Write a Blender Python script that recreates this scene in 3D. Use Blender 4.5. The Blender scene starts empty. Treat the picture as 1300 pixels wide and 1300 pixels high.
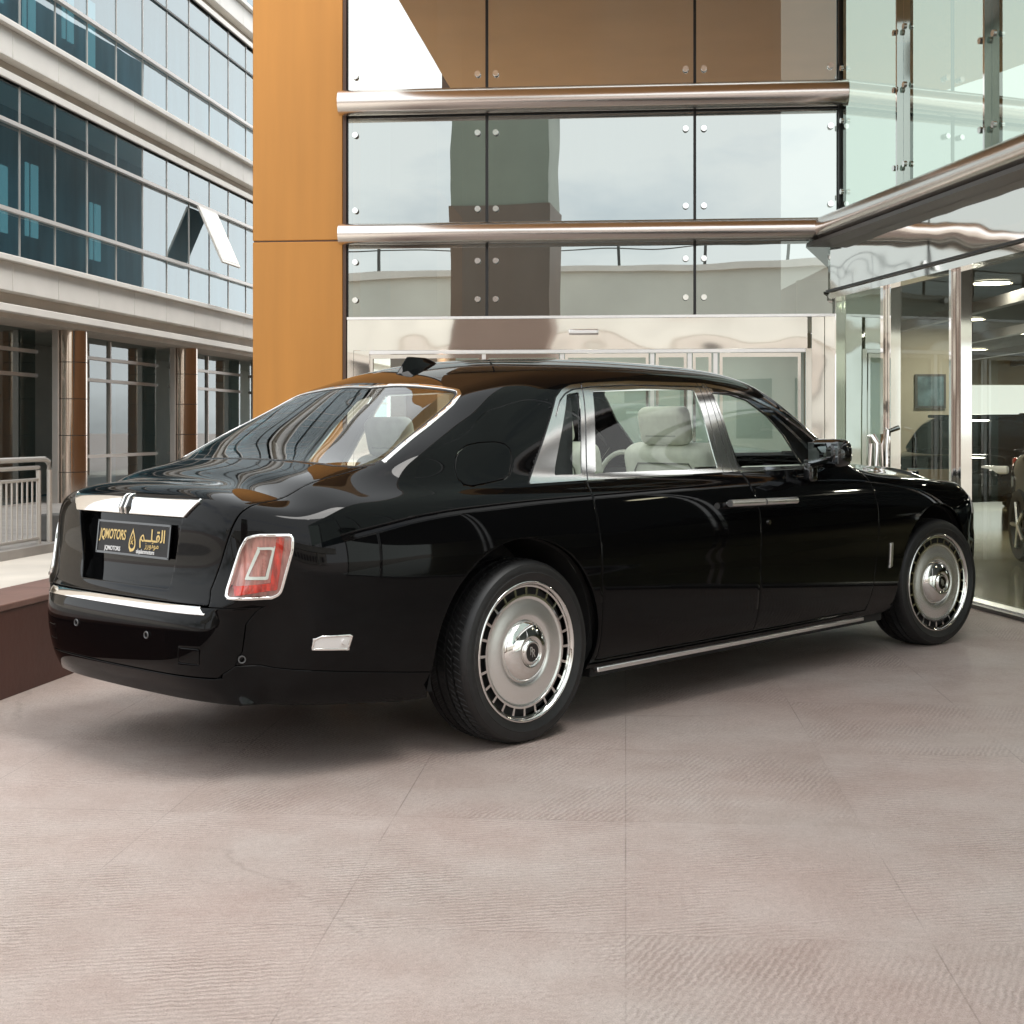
import bpy, bmesh, math, random
import numpy as np
from math import radians, sin, cos, pi, atan2, sqrt
from mathutils import Vector, Matrix

sc = bpy.context.scene
COL = sc.collection
random.seed(5)

# ================================================================ camera
cam_d = bpy.data.cameras.new('camera'); cam = bpy.data.objects.new('camera', cam_d); COL.objects.link(cam)
cam.location = (0, 0, 1.345); cam.rotation_euler = (radians(90), 0, 0)
cam_d.sensor_width = 36; cam_d.lens = 36*1792.6/1300; cam_d.shift_y = -105/1300
cam_d.clip_start = .05; cam_d.clip_end = 800
sc.camera = cam

# ================================================================ sky and sun
SUN_EL, SUN_AZ = radians(64), radians(114)      # azimuth clockwise from +Y: from the right, over the wing
w = bpy.data.worlds.new('World'); sc.world = w; w.use_nodes = True
nt = w.node_tree; bg = nt.nodes['Background']; bg.inputs['Strength'].default_value = .13
sky = nt.nodes.new('ShaderNodeTexSky'); sky.sky_type = 'NISHITA'; sky.sun_disc = False
sky.sun_elevation = SUN_EL; sky.sun_rotation = SUN_AZ; sky.dust_density = 4.0; sky.air_density = 1.0; sky.ozone_density = 1.0
tc = nt.nodes.new('ShaderNodeTexCoord')
mp = nt.nodes.new('ShaderNodeMapping'); mp.inputs['Scale'].default_value = (1, 1, 2.6)
nz = nt.nodes.new('ShaderNodeTexNoise'); nz.inputs['Scale'].default_value = 1.6; nz.inputs['Detail'].default_value = 7; nz.inputs['Roughness'].default_value = .55
rp = nt.nodes.new('ShaderNodeValToRGB'); rp.color_ramp.elements[0].position = .29; rp.color_ramp.elements[1].position = .46
mx = nt.nodes.new('ShaderNodeMixRGB'); mx.inputs['Color2'].default_value = (5.75, 5.95, 6.05, 1)   # thin bright cloud over the sky
nt.links.new(tc.outputs['Generated'], mp.inputs['Vector']); nt.links.new(mp.outputs[0], nz.inputs['Vector'])
nt.links.new(nz.outputs['Fac'], rp.inputs[0]); nt.links.new(rp.outputs[0], mx.inputs['Fac'])
nt.links.new(sky.outputs[0], mx.inputs['Color1']); nt.links.new(mx.outputs[0], bg.inputs['Color'])
sd = bpy.data.lights.new('sun', 'SUN'); sd.energy = 1.1; sd.angle = radians(28); sd.color = (1, .975, .94)
so = bpy.data.objects.new('sun', sd); COL.objects.link(so)
so.rotation_euler = Vector((-sin(SUN_AZ)*cos(SUN_EL), -cos(SUN_AZ)*cos(SUN_EL), -sin(SUN_EL))).to_track_quat('-Z', 'Y').to_euler()
sc.view_settings.view_transform = 'Standard'; sc.view_settings.look = 'None'
sc.view_settings.exposure = 1.35; sc.view_settings.gamma = 1
sc.cycles.max_bounces = 10; sc.cycles.transparent_max_bounces = 24; sc.cycles.glossy_bounces = 7
sc.cycles.caustics_reflective = False; sc.cycles.caustics_refractive = False

# ================================================================ materials
def M(name, color, rough=.5, metal=0., noise=None, bump=None, spec=.5, coat=0., emit=None, ior=None, coords='Object'):
    """noise=(scale, amount, detail, stretch)  bump=(scale, strength, detail, stretch)"""
    m = bpy.data.materials.new(name); m.use_nodes = True; n = m.node_tree.nodes; L = m.node_tree.links
    b = n['Principled BSDF']; b.inputs['Base Color'].default_value = (*color, 1); b.inputs['Roughness'].default_value = rough
    b.inputs['Metallic'].default_value = metal; b.inputs['Specular IOR Level'].default_value = spec; b.inputs['Coat Weight'].default_value = coat
    b.inputs['Coat Roughness'].default_value = .02
    if ior: b.inputs['IOR'].default_value = ior
    t = n.new('ShaderNodeTexCoord')
    if noise:
        mp = n.new('ShaderNodeMapping'); mp.inputs['Scale'].default_value = noise[3] if len(noise) > 3 else (1, 1, 1)
        z = n.new('ShaderNodeTexNoise'); z.inputs['Scale'].default_value = noise[0]; z.inputs['Detail'].default_value = noise[2] if len(noise) > 2 else 5
        L.new(t.outputs[coords], mp.inputs[0]); L.new(mp.outputs[0], z.inputs['Vector'])
        r = n.new('ShaderNodeValToRGB'); a = noise[1]
        r.color_ramp.elements[0].position = .3; r.color_ramp.elements[1].position = .7
        r.color_ramp.elements[0].color = (*[c*(1-a) for c in color], 1); r.color_ramp.elements[1].color = (*[min(1, c*(1+a)) for c in color], 1)
        L.new(z.outputs['Fac'], r.inputs[0]); L.new(r.outputs[0], b.inputs['Base Color'])
    if bump:
        mp = n.new('ShaderNodeMapping'); mp.inputs['Scale'].default_value = bump[3] if len(bump) > 3 else (1, 1, 1)
        z = n.new('ShaderNodeTexNoise'); z.inputs['Scale'].default_value = bump[0]; z.inputs['Detail'].default_value = bump[2] if len(bump) > 2 else 3
        L.new(t.outputs[coords], mp.inputs[0]); L.new(mp.outputs[0], z.inputs['Vector'])
        bp = n.new('ShaderNodeBump'); bp.inputs['Strength'].default_value = bump[1]; bp.inputs['Distance'].default_value = .1
        L.new(z.outputs['Fac'], bp.inputs['Height']); L.new(bp.outputs[0], b.inputs['Normal'])
    if emit: b.inputs['Emission Color'].default_value = (*emit[0], 1); b.inputs['Emission Strength'].default_value = emit[1]
    return m

def glass(name, tint, refl, mirror_tint=(1, 1, 1), rough=0., bump=None, fres=True, f0=1.5):
    """thin sheet glass: see-through tint under a reflection of base strength refl that rises with the angle"""
    m = bpy.data.materials.new(name); m.use_nodes = True; n = m.node_tree.nodes; L = m.node_tree.links
    n.remove(n['Principled BSDF']); out = n['Material Output']
    tr = n.new('ShaderNodeBsdfTransparent'); tr.inputs[0].default_value = (*tint, 1)
    gl = n.new('ShaderNodeBsdfGlossy'); gl.inputs['Color'].default_value = (*mirror_tint, 1); gl.inputs['Roughness'].default_value = rough
    mx = n.new('ShaderNodeMixShader'); fr = n.new('ShaderNodeFresnel'); ge = n.new('ShaderNodeNewGeometry'); io = n.new('ShaderNodeMapRange')   # a thin sheet mirrors the same from both sides
    io.inputs['To Min'].default_value = f0; io.inputs['To Max'].default_value = 1/f0; L.new(ge.outputs['Backfacing'], io.inputs['Value']); L.new(io.outputs[0], fr.inputs['IOR'])
    mr = n.new('ShaderNodeMapRange'); mr.inputs['To Min'].default_value = refl; mr.inputs['To Max'].default_value = 1
    L.new(fr.outputs[0], mr.inputs['Value']); L.new(mr.outputs[0], mx.inputs[0]); L.new(tr.outputs[0], mx.inputs[1]); L.new(gl.outputs[0], mx.inputs[2])
    if bump:
        t = n.new('ShaderNodeTexCoord'); mp = n.new('ShaderNodeMapping'); mp.inputs['Scale'].default_value = bump[2] if len(bump) > 2 else (1, 1, 1)
        z = n.new('ShaderNodeTexNoise'); z.inputs['Scale'].default_value = bump[0]; z.inputs['Detail'].default_value = 1.5
        bp = n.new('ShaderNodeBump'); bp.inputs['Strength'].default_value = bump[1]; bp.inputs['Distance'].default_value = .1
        L.new(t.outputs['Object'], mp.inputs[0]); L.new(mp.outputs[0], z.inputs['Vector']); L.new(z.outputs['Fac'], bp.inputs['Height'])
        L.new(bp.outputs[0], gl.inputs['Normal']); 
    L.new(mx.outputs[0], out.inputs['Surface'])
    return m

# ================================================================ object helpers
def link(name, me, mat=None, parent=None):
    o = bpy.data.objects.new(name, me); COL.objects.link(o)
    if mat and not me.materials: me.materials.append(mat)
    if parent: o.parent = parent
    return o
def mesh(name, V, F, mat, parent=None, smooth=False, ang=None):
    me = bpy.data.meshes.new(name); me.from_pydata([tuple(v) for v in V], [], [tuple(f) for f in F]); me.update()
    if smooth:
        me.polygons.foreach_set('use_smooth', [True]*len(me.polygons))
        if ang: me.set_sharp_from_angle(angle=radians(ang))
    return link(name, me, mat, parent)
def tag(o, label=None, cat=None, group=None, kind=None):
    if label: o['label'] = label
    if cat: o['category'] = cat
    if group: o['group'] = group
    if kind: o['kind'] = kind
    return o
def empty(name, loc=(0, 0, 0), rz=0, parent=None):
    o = bpy.data.objects.new(name, None); COL.objects.link(o); o.location = loc; o.rotation_euler = (0, 0, rz); o.empty_display_size = .2
    if parent: o.parent = parent
    return o
class MB:
    def __init__(s): s.V = []; s.F = []
    def add(s, V, F):
        b = len(s.V); s.V += [tuple(v) for v in V]; s.F += [tuple(b+i for i in f) for f in F]; return s
    def box(s, x0, x1, y0, y1, z0, z1):
        return s.add([(x, y, z) for z in (z0, z1) for y in (y0, y1) for x in (x0, x1)], [(0, 2, 3, 1), (4, 5, 7, 6), (0, 1, 5, 4), (2, 6, 7, 3), (0, 4, 6, 2), (1, 3, 7, 5)])
    def tube(s, p0, p1, r, n=14, r1=None, caps=True):
        p0 = Vector(p0); p1 = Vector(p1); d = (p1-p0).normalized(); a = d.orthogonal().normalized(); b = d.cross(a); r1 = r if r1 is None else r1
        V = [p0+(a*cos(2*pi*i/n)+b*sin(2*pi*i/n))*r for i in range(n)]+[p1+(a*cos(2*pi*i/n)+b*sin(2*pi*i/n))*r1 for i in range(n)]
        F = [(i, (i+1) % n, n+(i+1) % n, n+i) for i in range(n)]
        if caps: F += [tuple(range(n-1, -1, -1)), tuple(range(n, 2*n))]
        return s.add(V, F)
    def path(s, pts, r, n=10):
        pts = [Vector(p) for p in pts]; V = []; F = []; up = Vector((0, 0, 1))
        for k, p in enumerate(pts):
            d = (pts[min(k+1, len(pts)-1)]-pts[max(k-1, 0)]).normalized()
            a = d.cross(up); a = d.orthogonal().normalized() if a.length < .05 else a.normalized(); b = d.cross(a)
            V += [p+(a*cos(2*pi*i/n)+b*sin(2*pi*i/n))*r for i in range(n)]
        for k in range(len(pts)-1): F += [(k*n+i, k*n+(i+1) % n, (k+1)*n+(i+1) % n, (k+1)*n+i) for i in range(n)]
        F += [tuple(range(n-1, -1, -1)), tuple(range((len(pts)-1)*n, len(pts)*n))]
        return s.add(V, F)
    def prism(s, poly, a0, a1, axis='y'):
        f = {'y': lambda p, a: (p[0], a, p[1]), 'z': lambda p, a: (p[0], p[1], a), 'x': lambda p, a: (a, p[0], p[1])}[axis]
        n = len(poly)
        return s.add([f(p, a0) for p in poly]+[f(p, a1) for p in poly], [tuple(range(n)), tuple(range(2*n-1, n-1, -1))]+[(i, n+i, n+(i+1) % n, (i+1) % n) for i in range(n)])
    def lathe_y(s, prof, n=72, cy=0):      # prof: (radius, y)
        V = []; F = []
        for r, y in prof: V += [(r*cos(2*pi*i/n), y+cy, r*sin(2*pi*i/n)) for i in range(n)]
        for k in range(len(prof)-1): F += [(k*n+i, k*n+(i+1) % n, (k+1)*n+(i+1) % n, (k+1)*n+i) for i in range(n)]
        return s.add(V, F)
    def build(s, name, mat, parent=None, smooth=False, bevel=0, ang=35, seg=2, fix=False):
        o = mesh(name, s.V, s.F, mat, parent, smooth, ang)
        if fix or bevel:
            bm = bmesh.new(); bm.from_mesh(o.data); bmesh.ops.recalc_face_normals(bm, faces=bm.faces); bm.to_mesh(o.data); bm.free()
        if bevel:
            m = o.modifiers.new('bevel', 'BEVEL'); m.width = bevel; m.segments = seg; m.limit_method = 'ANGLE'
            o.data.polygons.foreach_set('use_smooth', [True]*len(o.data.polygons)); o.data.set_sharp_from_angle(angle=radians(ang+20))
            m.harden_normals = False
        return o
def rbox(name, c, d, mat, parent=None, r=None, rot=None, lv=2, crease=.0):
    """soft cushion-like box: a cube with inset loops, subdivided"""
    bm = bmesh.new(); bmesh.ops.create_cube(bm, size=1)
    bmesh.ops.scale(bm, vec=d, verts=bm.verts)
    r = r or min(d)*.3
    bmesh.ops.bevel(bm, geom=bm.edges[:], offset=r, segments=4, profile=.5, affect='EDGES')
    mt = Matrix.Translation(c)
    if rot: mt = mt @ rot
    bmesh.ops.transform(bm, matrix=mt, verts=bm.verts)
    me = bpy.data.meshes.new(name); bm.to_mesh(me); bm.free(); me.polygons.foreach_set('use_smooth', [True]*len(me.polygons))
    return link(name, me, mat, parent)
def text(name, body, size, mat, parent, mw, ext=.0006, shear=0., sx=1., bold=0.):
    cu = bpy.data.curves.new(name, 'FONT'); cu.body = body; cu.size = size; cu.extrude = ext; cu.align_x = 'CENTER'; cu.align_y = 'CENTER'; cu.shear = shear; cu.offset = bold
    t = bpy.data.objects.new('t', cu); COL.objects.link(t); bpy.context.view_layer.update()
    dg = bpy.context.evaluated_depsgraph_get(); me = bpy.data.meshes.new_from_object(t.evaluated_get(dg))
    bpy.data.objects.remove(t); me.transform(mw @ Matrix.Diagonal((sx, 1, 1, 1))); me.materials.clear()
    me.name = name
    return link(name, me, mat, parent)

# ================================================================ shared materials
m_paint = M('black_paint', (.0022, .0022, .0025), .03, spec=.19)
m_pane_black = M('gloss_black', (.004, .004, .0045), .06, coat=.6)
m_chrome = M('chrome', (.80, .79, .77), .05, 1.)
m_trim = M('trim_metal', (.86, .86, .85), .13, 1.)
m_satin = M('brushed_metal', (.90, .89, .88), .30, 1., bump=(60, .02, 2, (1, 1, 12)))
m_sensor = M('sensor_ring', (.10, .10, .10), .3)
m_rubber = M('rubber', (.009, .009, .0092), .5, noise=(30, .3))
m_under = M('underbody', (.012, .012, .012), .7, noise=(12, .3))
m_leather = M('pale_leather', (.72, .74, .66), .42, noise=(18, .08), bump=(160, .03))
m_dark_in = M('dark_trim', (.02, .021, .023), .5, noise=(20, .3))
m_carglass = glass('car_glass', (.93, .97, .94), .0, f0=1.42)
m_rearglass = glass('rear_glass', (.84, .90, .86), .01, f0=1.5)
m_lens = M('lamp_lens', (.62, .03, .016), .08, coat=1., noise=(70, .5, 3, (1, 1, .2)))
m_lens_pale = M('lamp_lens_pale', (.56, .22, .20), .1, coat=1., noise=(60, .35, 3, (1, 1, .15)))
m_white = M('lamp_white', (.72, .70, .68), .2, coat=.5)
m_gold = M('gold_letter', (.72, .52, .20), .35, .3)
m_plate = M('plate_black', (.005, .005, .006), .55, noise=(40, .2))
m_letter = M('white_letter', (.75, .75, .74), .5)
# ---------------------------------------------------------------- car body surface
# rows: 0 sill bottom .. 6 shoulder, 7 glass base, 8 mid glass, 9 cant rail, 10, 11, 12 centre line
def body_surface(level=3):
    # x, half width W, shoulder (y,z), [rows 7..12]
    ST=[
     (-1.10,.835,(.808,.980),[(.740,1.040),(.64,1.076),(.52,1.100),(.36,1.122),(.18,1.129),(0,1.131)]),
     (-0.95,.900,(.868,.996),[(.800,1.070),(.69,1.122),(.55,1.148),(.38,1.161),(.19,1.168),(0,1.170)]),
     (-0.78,.938,(.903,1.010),[(.825,1.085),(.72,1.150),(.60,1.185),(.40,1.205),(.20,1.214),(0,1.217)]),
     (-0.60,.958,(.925,1.020),[(.850,1.100),(.765,1.180),(.67,1.228),(.45,1.262),(.23,1.276),(0,1.280)]),
     (-0.40,.973,(.940,1.027),[(.870,1.115),(.790,1.240),(.66,1.325),(.46,1.360),(.23,1.376),(0,1.380)]),
     (-0.15,.984,(.950,1.032),[(.885,1.120),(.800,1.290),(.64,1.436),(.46,1.476),(.23,1.492),(0,1.496)]),
     ( 0.05,.990,(.955,1.034),[(.895,1.120),(.810,1.318),(.665,1.500),(.50,1.553),(.26,1.580),(0,1.587)]),
     ( 0.30,.995,(.960,1.035),[(.900,1.120),(.815,1.330),(.70,1.535),(.545,1.612),(.29,1.649),(0,1.658)]),
     ( 0.60,1.00,(.962,1.035),[(.904,1.120),(.820,1.333),(.715,1.550),(.56,1.645),(.30,1.686),(0,1.696)]),
     ( 1.00,1.00,(.963,1.035),[(.905,1.120),(.820,1.335),(.72,1.560),(.565,1.659),(.30,1.703),(0,1.713)]),
     ( 1.40,1.00,(.963,1.035),[(.905,1.120),(.820,1.335),(.72,1.562),(.565,1.662),(.30,1.706),(0,1.716)]),
     ( 1.80,1.00,(.963,1.033),[(.904,1.120),(.820,1.333),(.72,1.557),(.565,1.656),(.30,1.700),(0,1.711)]),
     ( 2.10,1.00,(.962,1.032),[(.902,1.119),(.820,1.325),(.723,1.530),(.57,1.632),(.30,1.682),(0,1.694)]),
     ( 2.35,.998,(.960,1.030),[(.898,1.117),(.820,1.300),(.730,1.463),(.59,1.562),(.31,1.628),(0,1.643)]),
     ( 2.60,.996,(.958,1.027),[(.893,1.113),(.820,1.240),(.748,1.350),(.62,1.425),(.34,1.487),(0,1.502)]),
     ( 2.85,.993,(.955,1.023),[(.888,1.103),(.822,1.165),(.760,1.220),(.65,1.268),(.37,1.322),(0,1.337)]),
     ( 3.05,.990,(.952,1.018),[(.885,1.085),(.820,1.110),(.750,1.130),(.64,1.155),(.37,1.185),(0,1.195)]),
     ( 3.30,.985,(.947,1.008),[(.880,1.062),(.800,1.082),(.70,1.102),(.56,1.128),(.33,1.158),(0,1.168)]),
     ( 3.70,.978,(.935,.990),[(.865,1.037),(.785,1.052),(.68,1.068),(.53,1.094),(.30,1.130),(0,1.140)]),
     ( 4.10,.955,(.905,.965),[(.840,1.010),(.760,1.022),(.66,1.036),(.50,1.062),(.28,1.102),(0,1.112)]),
     ( 4.38,.905,(.850,.942),[(.785,.990),(.710,1.000),(.62,1.000),(.48,1.028),(.27,1.072),(0,1.082)]),
    ]
    def side(W,x):
        t=min(max((x+.62)/-.5,0),1); f=min(max((x-4.0)/.4,0),1)
        zb=.255+.035*t+.02*f
        return [(W-.085-.02*t,zb),(W-.030-.01*t,.38),(W-.008,.55),(W-.003,.655),(W-.001,.71),(W,.85)]
    cols=[]
    # rear corner column: x differs per row
    rc=[(-1.15,.668,.290),(-1.186,.692,.385),(-1.196,.708,.55),(-1.199,.720,.655),(-1.200,.746,.71),(-1.196,.758,.85),(-1.210,.735,.965),
        (-1.262,.665,1.022),(-1.288,.580,1.050),(-1.302,.470,1.070),(-1.312,.330,1.080),(-1.318,.170,1.086),(-1.320,0,1.088)]
    cols.append(rc)
    for x,W,sh,up in ST:
        s=side(W,x)
        cols.append([(x,y,z) for y,z in s]+[(x,sh[0],sh[1])]+[(x,y,z) for y,z in up])
    fc=[(4.46,.78,.30),(4.50,.82,.40),(4.52,.835,.55),(4.52,.835,.655),(4.52,.832,.71),(4.515,.815,.80),(4.50,.775,.885),
        (4.53,.70,.935),(4.555,.63,.955),(4.575,.55,.970),(4.60,.44,.995),(4.62,.26,1.04),(4.625,0,1.052)]
    cols.append(fc)
    nc=len(cols); V=[];idx={}
    for i,c in enumerate(cols):
        for j,(x,y,z) in enumerate(c):
            for s in ((1,-1) if y>1e-6 else (1,)):
                idx[(i,j,s)]=len(V);V.append((x,s*y,z))
            if y<=1e-6: idx[(i,j,-1)]=idx[(i,j,1)]
    Fc=[]
    for i in range(nc-1):
        for j in range(12):
            Fc.append([idx[(i,j,1)],idx[(i,j+1,1)],idx[(i+1,j+1,1)],idx[(i+1,j,1)]])
            Fc.append([idx[(i,j,-1)],idx[(i+1,j,-1)],idx[(i+1,j+1,-1)],idx[(i,j+1,-1)]])
    # rear and front caps: levels 0..5 (z), columns 7..12 (y)
    def cap(i,XL,YL,ZL,rear):
        g={}
        for l in range(6):
            for k in range(7,13):
                y=YL[l][k-7]
                for s in ((1,-1) if y>1e-6 else (1,)):
                    g[(l,k,s)]=len(V);V.append((XL[l][k-7],s*y,ZL[l]))
                if y<=1e-6: g[(l,k,-1)]=g[(l,k,1)]
        for s in (1,-1):
            for l in range(6): g[(l,6,s)]=idx[(i,l,s)]
            for k in range(6,13): g[(6,k,s)]=idx[(i,k,s)]
        for s in (1,-1):
            for l in range(6):
                for k in range(6,12):
                    q=[g[(l,k,s)],g[(l,k+1,s)],g[(l+1,k+1,s)],g[(l+1,k,s)]]
                    if (s==1)!=rear: q=q[::-1]
                    Fc.append(q)
    YR=[(.66,.57,.46,.33,.17,0),(.638,.560,.455,.33,.17,0),(.650,.568,.460,.33,.17,0),(.662,.575,.47,.33,.17,0),(.71,.60,.47,.33,.17,0),(.69,.59,.465,.33,.17,0)]
    XR=[(-1.260,-1.305,-1.328,-1.342,-1.348,-1.350),
        (-1.305,-1.366,-1.394,-1.406,-1.412,-1.414),
        (-1.322,-1.386,-1.412,-1.423,-1.428,-1.430),
        (-1.312,-1.370,-1.396,-1.408,-1.413,-1.415),
        (-1.300,-1.342,-1.361,-1.373,-1.379,-1.381),
        (-1.278,-1.318,-1.336,-1.348,-1.354,-1.356)]
    ZR=[.30,.40,.555,.655,.70,.85]
    cap(0,XR,YR,ZR,True)
    XF=[tuple(4.53+.075*(1-(y/.8)**2) for y in r) for r in YR]
    XF=[tuple(x+(.05 if l>=2 else .02) for x in r) for l,r in enumerate(XF)]
    cap(nc-1,XF,YR,[.30,.40,.55,.655,.71,.80],False)
    V=np.array(V); T=V.copy()
    def subd(co,lv):
        me=bpy.data.meshes.new('tmp'); me.from_pydata(co.tolist(),[],Fc); me.update()
        ob=bpy.data.objects.new('tmp',me); bpy.context.scene.collection.objects.link(ob)
        m=ob.modifiers.new('s','SUBSURF'); m.levels=lv; m.render_levels=lv; m.use_limit_surface=True; m.quality=4; m.boundary_smooth='ALL'
        dg=bpy.context.evaluated_depsgraph_get(); dg.update()
        e=ob.evaluated_get(dg).to_mesh(); n=len(e.vertices)
        a=np.empty(n*3); e.vertices.foreach_get('co',a); 
        lt=np.empty(len(e.loops),dtype=np.int64); e.loops.foreach_get('vertex_index',lt)
        fs=lt.reshape(-1,4).copy(); a=a.reshape(-1,3).copy()
        ob.evaluated_get(dg).to_mesh_clear(); bpy.data.objects.remove(ob); bpy.data.meshes.remove(me)
        return a,fs
    for it in range(7):
        a,_=subd(V,1)
        V=V+(T-a[:len(V)])*.9
    a,f=subd(V,level)
    return a,f

# ================================================================ car: cutting the surface into panels
class Surf:
    def __init__(s, V, N, Q): s.V = V; s.N = N; s.Q = Q; s.P = []
    def split(s, fn):
        f = fn(s.V); f = np.where(np.abs(f) < 1e-7, 1e-7, f)
        fq = f[s.Q] > 0; cr = fq.any(1) & ~fq.all(1)
        new = [tuple(q) for q in s.Q[cr].tolist()]; s.Q = s.Q[~cr]
        cand = s.P+new; outp = []; eg = {}; nv = []; nn = []; base = len(s.V); fl = f.tolist()
        for p in cand:
            sg = [fl[i] > 0 for i in p]
            if all(sg) or not any(sg): outp.append(p); continue
            a = []; b = []
            for k in range(len(p)):
                i = p[k]; j = p[(k+1) % len(p)]
                (a if fl[i] > 0 else b).append(i)
                if (fl[i] > 0) != (fl[j] > 0):
                    key = (min(i, j), max(i, j)); e = eg.get(key)
                    if e is None:
                        t = fl[key[0]]/(fl[key[0]]-fl[key[1]]); e = base+len(nv)
                        nv.append(s.V[key[0]]*(1-t)+s.V[key[1]]*t); nn.append(s.N[key[0]]*(1-t)+s.N[key[1]]*t); eg[key] = e
                    a.append(e); b.append(e)
            if len(a) > 2: outp.append(tuple(a))
            if len(b) > 2: outp.append(tuple(b))
        if nv: s.V = np.vstack([s.V, nv]); s.N = np.vstack([s.N, nn])
        s.P = outp
    def done(s):
        s.faces = [tuple(q) for q in s.Q.tolist()]+s.P
        s.cen = np.array([s.V[list(p)].mean(0) for p in s.P]) if s.P else np.zeros((0, 3))
        s.cen = np.vstack([s.V[s.Q].mean(1), s.cen]); s.used = np.zeros(len(s.faces), bool)
    def take(s, mask):
        mask = mask & ~s.used; s.used |= mask; return np.nonzero(mask)[0]
    def panel(s, ids, name, mat, parent, side=(-1,), off=0., thick=0., sub=None, weld=True):
        """side -1: the car's right, 1: its left; both: one welded mesh"""
        fs = [s.faces[i] for i in ids]; vi = sorted({i for f in fs for i in f}); mp = {v: k for k, v in enumerate(vi)}
        P = s.V[vi]; N = s.N[vi]; N = N/np.linalg.norm(N, axis=1)[:, None]; P = P+N*off
        V = []; F = []
        for sd in side:
            b = len(V); q = P.copy(); q[:, 1] *= sd; V += q.tolist()
            F += [tuple(b+mp[i] for i in (f if sd > 0 else f[::-1])) for f in fs]
        o = mesh(name, V, F, mat, parent)
        bm = bmesh.new(); bm.from_mesh(o.data)
        bmesh.ops.remove_doubles(bm, verts=bm.verts, dist=4e-5)
        if thick:
            def ring(lip, depth):
                bm.normal_update()
                be = [e for e in bm.edges if e.is_boundary and not (abs(e.verts[0].co.y) < 1e-5 and abs(e.verts[1].co.y) < 1e-5)]
                inf = {}
                for e in be:
                    f = e.link_faces[0]; d = (e.verts[0].co+e.verts[1].co)/2-f.calc_center_median()
                    t = (e.verts[1].co-e.verts[0].co).normalized(); d -= t*d.dot(t); nn = n0.get(tuple(round(x, 5) for x in e.verts[0].co), f.normal); d -= nn*d.dot(nn)
                    if d.length > 1e-9: d.normalize()
                    for v in e.verts:
                        a = inf.setdefault(v, [Vector(), v.normal.copy()]); a[0] += d
                bmesh.ops.extrude_edge_only(bm, edges=be)
                out = {}
                kd = {tuple(round(x, 5) for x in v.co): (a[0].normalized() if a[0].length > 1e-6 else Vector(), n0.get(tuple(round(x, 5) for x in v.co), a[1])) for v, a in inf.items()}
                for v in [v for v in bm.verts if v.is_boundary and v not in inf]:
                    k = kd.get(tuple(round(x, 5) for x in v.co))
                    if k: v.co += k[0]*lip-k[1]*depth; out[tuple(round(x, 5) for x in v.co)] = k[1]
                return out
            bm.normal_update()
            n0 = {tuple(round(x, 5) for x in v.co): v.normal.copy() for v in bm.verts if v.is_boundary}
            if thick > .0055: n0 = ring(.0013, .0006); n0 = ring(.0006, .0016)
            ring(0, thick)
        bm.to_mesh(o.data); bm.free()
        o.data.polygons.foreach_set('use_smooth', [True]*len(o.data.polygons)); o.data.set_sharp_from_angle(angle=radians(50))
        return o
def sdf(P, poly):
    poly = np.array(poly, float); d = np.full(len(P), 1e9); ins = np.zeros(len(P), bool)
    for i in range(len(poly)):
        a = poly[i]; b = poly[(i+1) % len(poly)]; e = b-a; w_ = P-a
        t = np.clip((w_@e)/(e@e), 0, 1); q = w_-t[:, None]*e; d = np.minimum(d, (q**2).sum(1))
        c = ((a[1] > P[:, 1]) != (b[1] > P[:, 1])); 
        xi = a[0]+(P[:, 1]-a[1])*(b[0]-a[0])/(b[1]-a[1] if abs(b[1]-a[1]) > 1e-12 else 1e-12)
        ins ^= c & (P[:, 0] < xi)
    d = np.sqrt(d); return np.where(ins, -d, d)
def pdist(P, line):
    line = np.array(line, float); d = np.full(len(P), 1e9)
    for a, b in zip(line[:-1], line[1:]):
        e = b-a; w_ = P-a; t = np.clip((w_@e)/(e@e), 0, 1); q = w_-t[:, None]*e; d = np.minimum(d, (q**2).sum(1))
    return np.sqrt(d)
XZ = lambda V: V[:, [0, 2]]
XY = lambda V: V[:, [0, 1]]
def lin(x, tab):
    tab = sorted(tab); return np.interp(x, [a for a, b in tab], [b for a, b in tab])

A, Q = body_surface(4)
e1 = A[Q[:, 2]]-A[Q[:, 0]]; e2 = A[Q[:, 3]]-A[Q[:, 1]]; fn_ = np.cross(e1, e2)
NN = np.zeros_like(A)
for k in range(4): np.add.at(NN, Q[:, k], fn_)
NN /= np.linalg.norm(NN, axis=1)[:, None]
if NN[np.argmax(A[:, 2]), 2] < 0: NN = -NN; Q = Q[:, ::-1]
A[np.abs(A[:, 1]) < 1e-6, 1] = 0
Q = Q[(A[Q][:, :, 1] > -1e-5).all(1)]
# recess of the boot lid keeps its own depth; everything else follows the surface
S = Surf(A, NN, Q)

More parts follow.
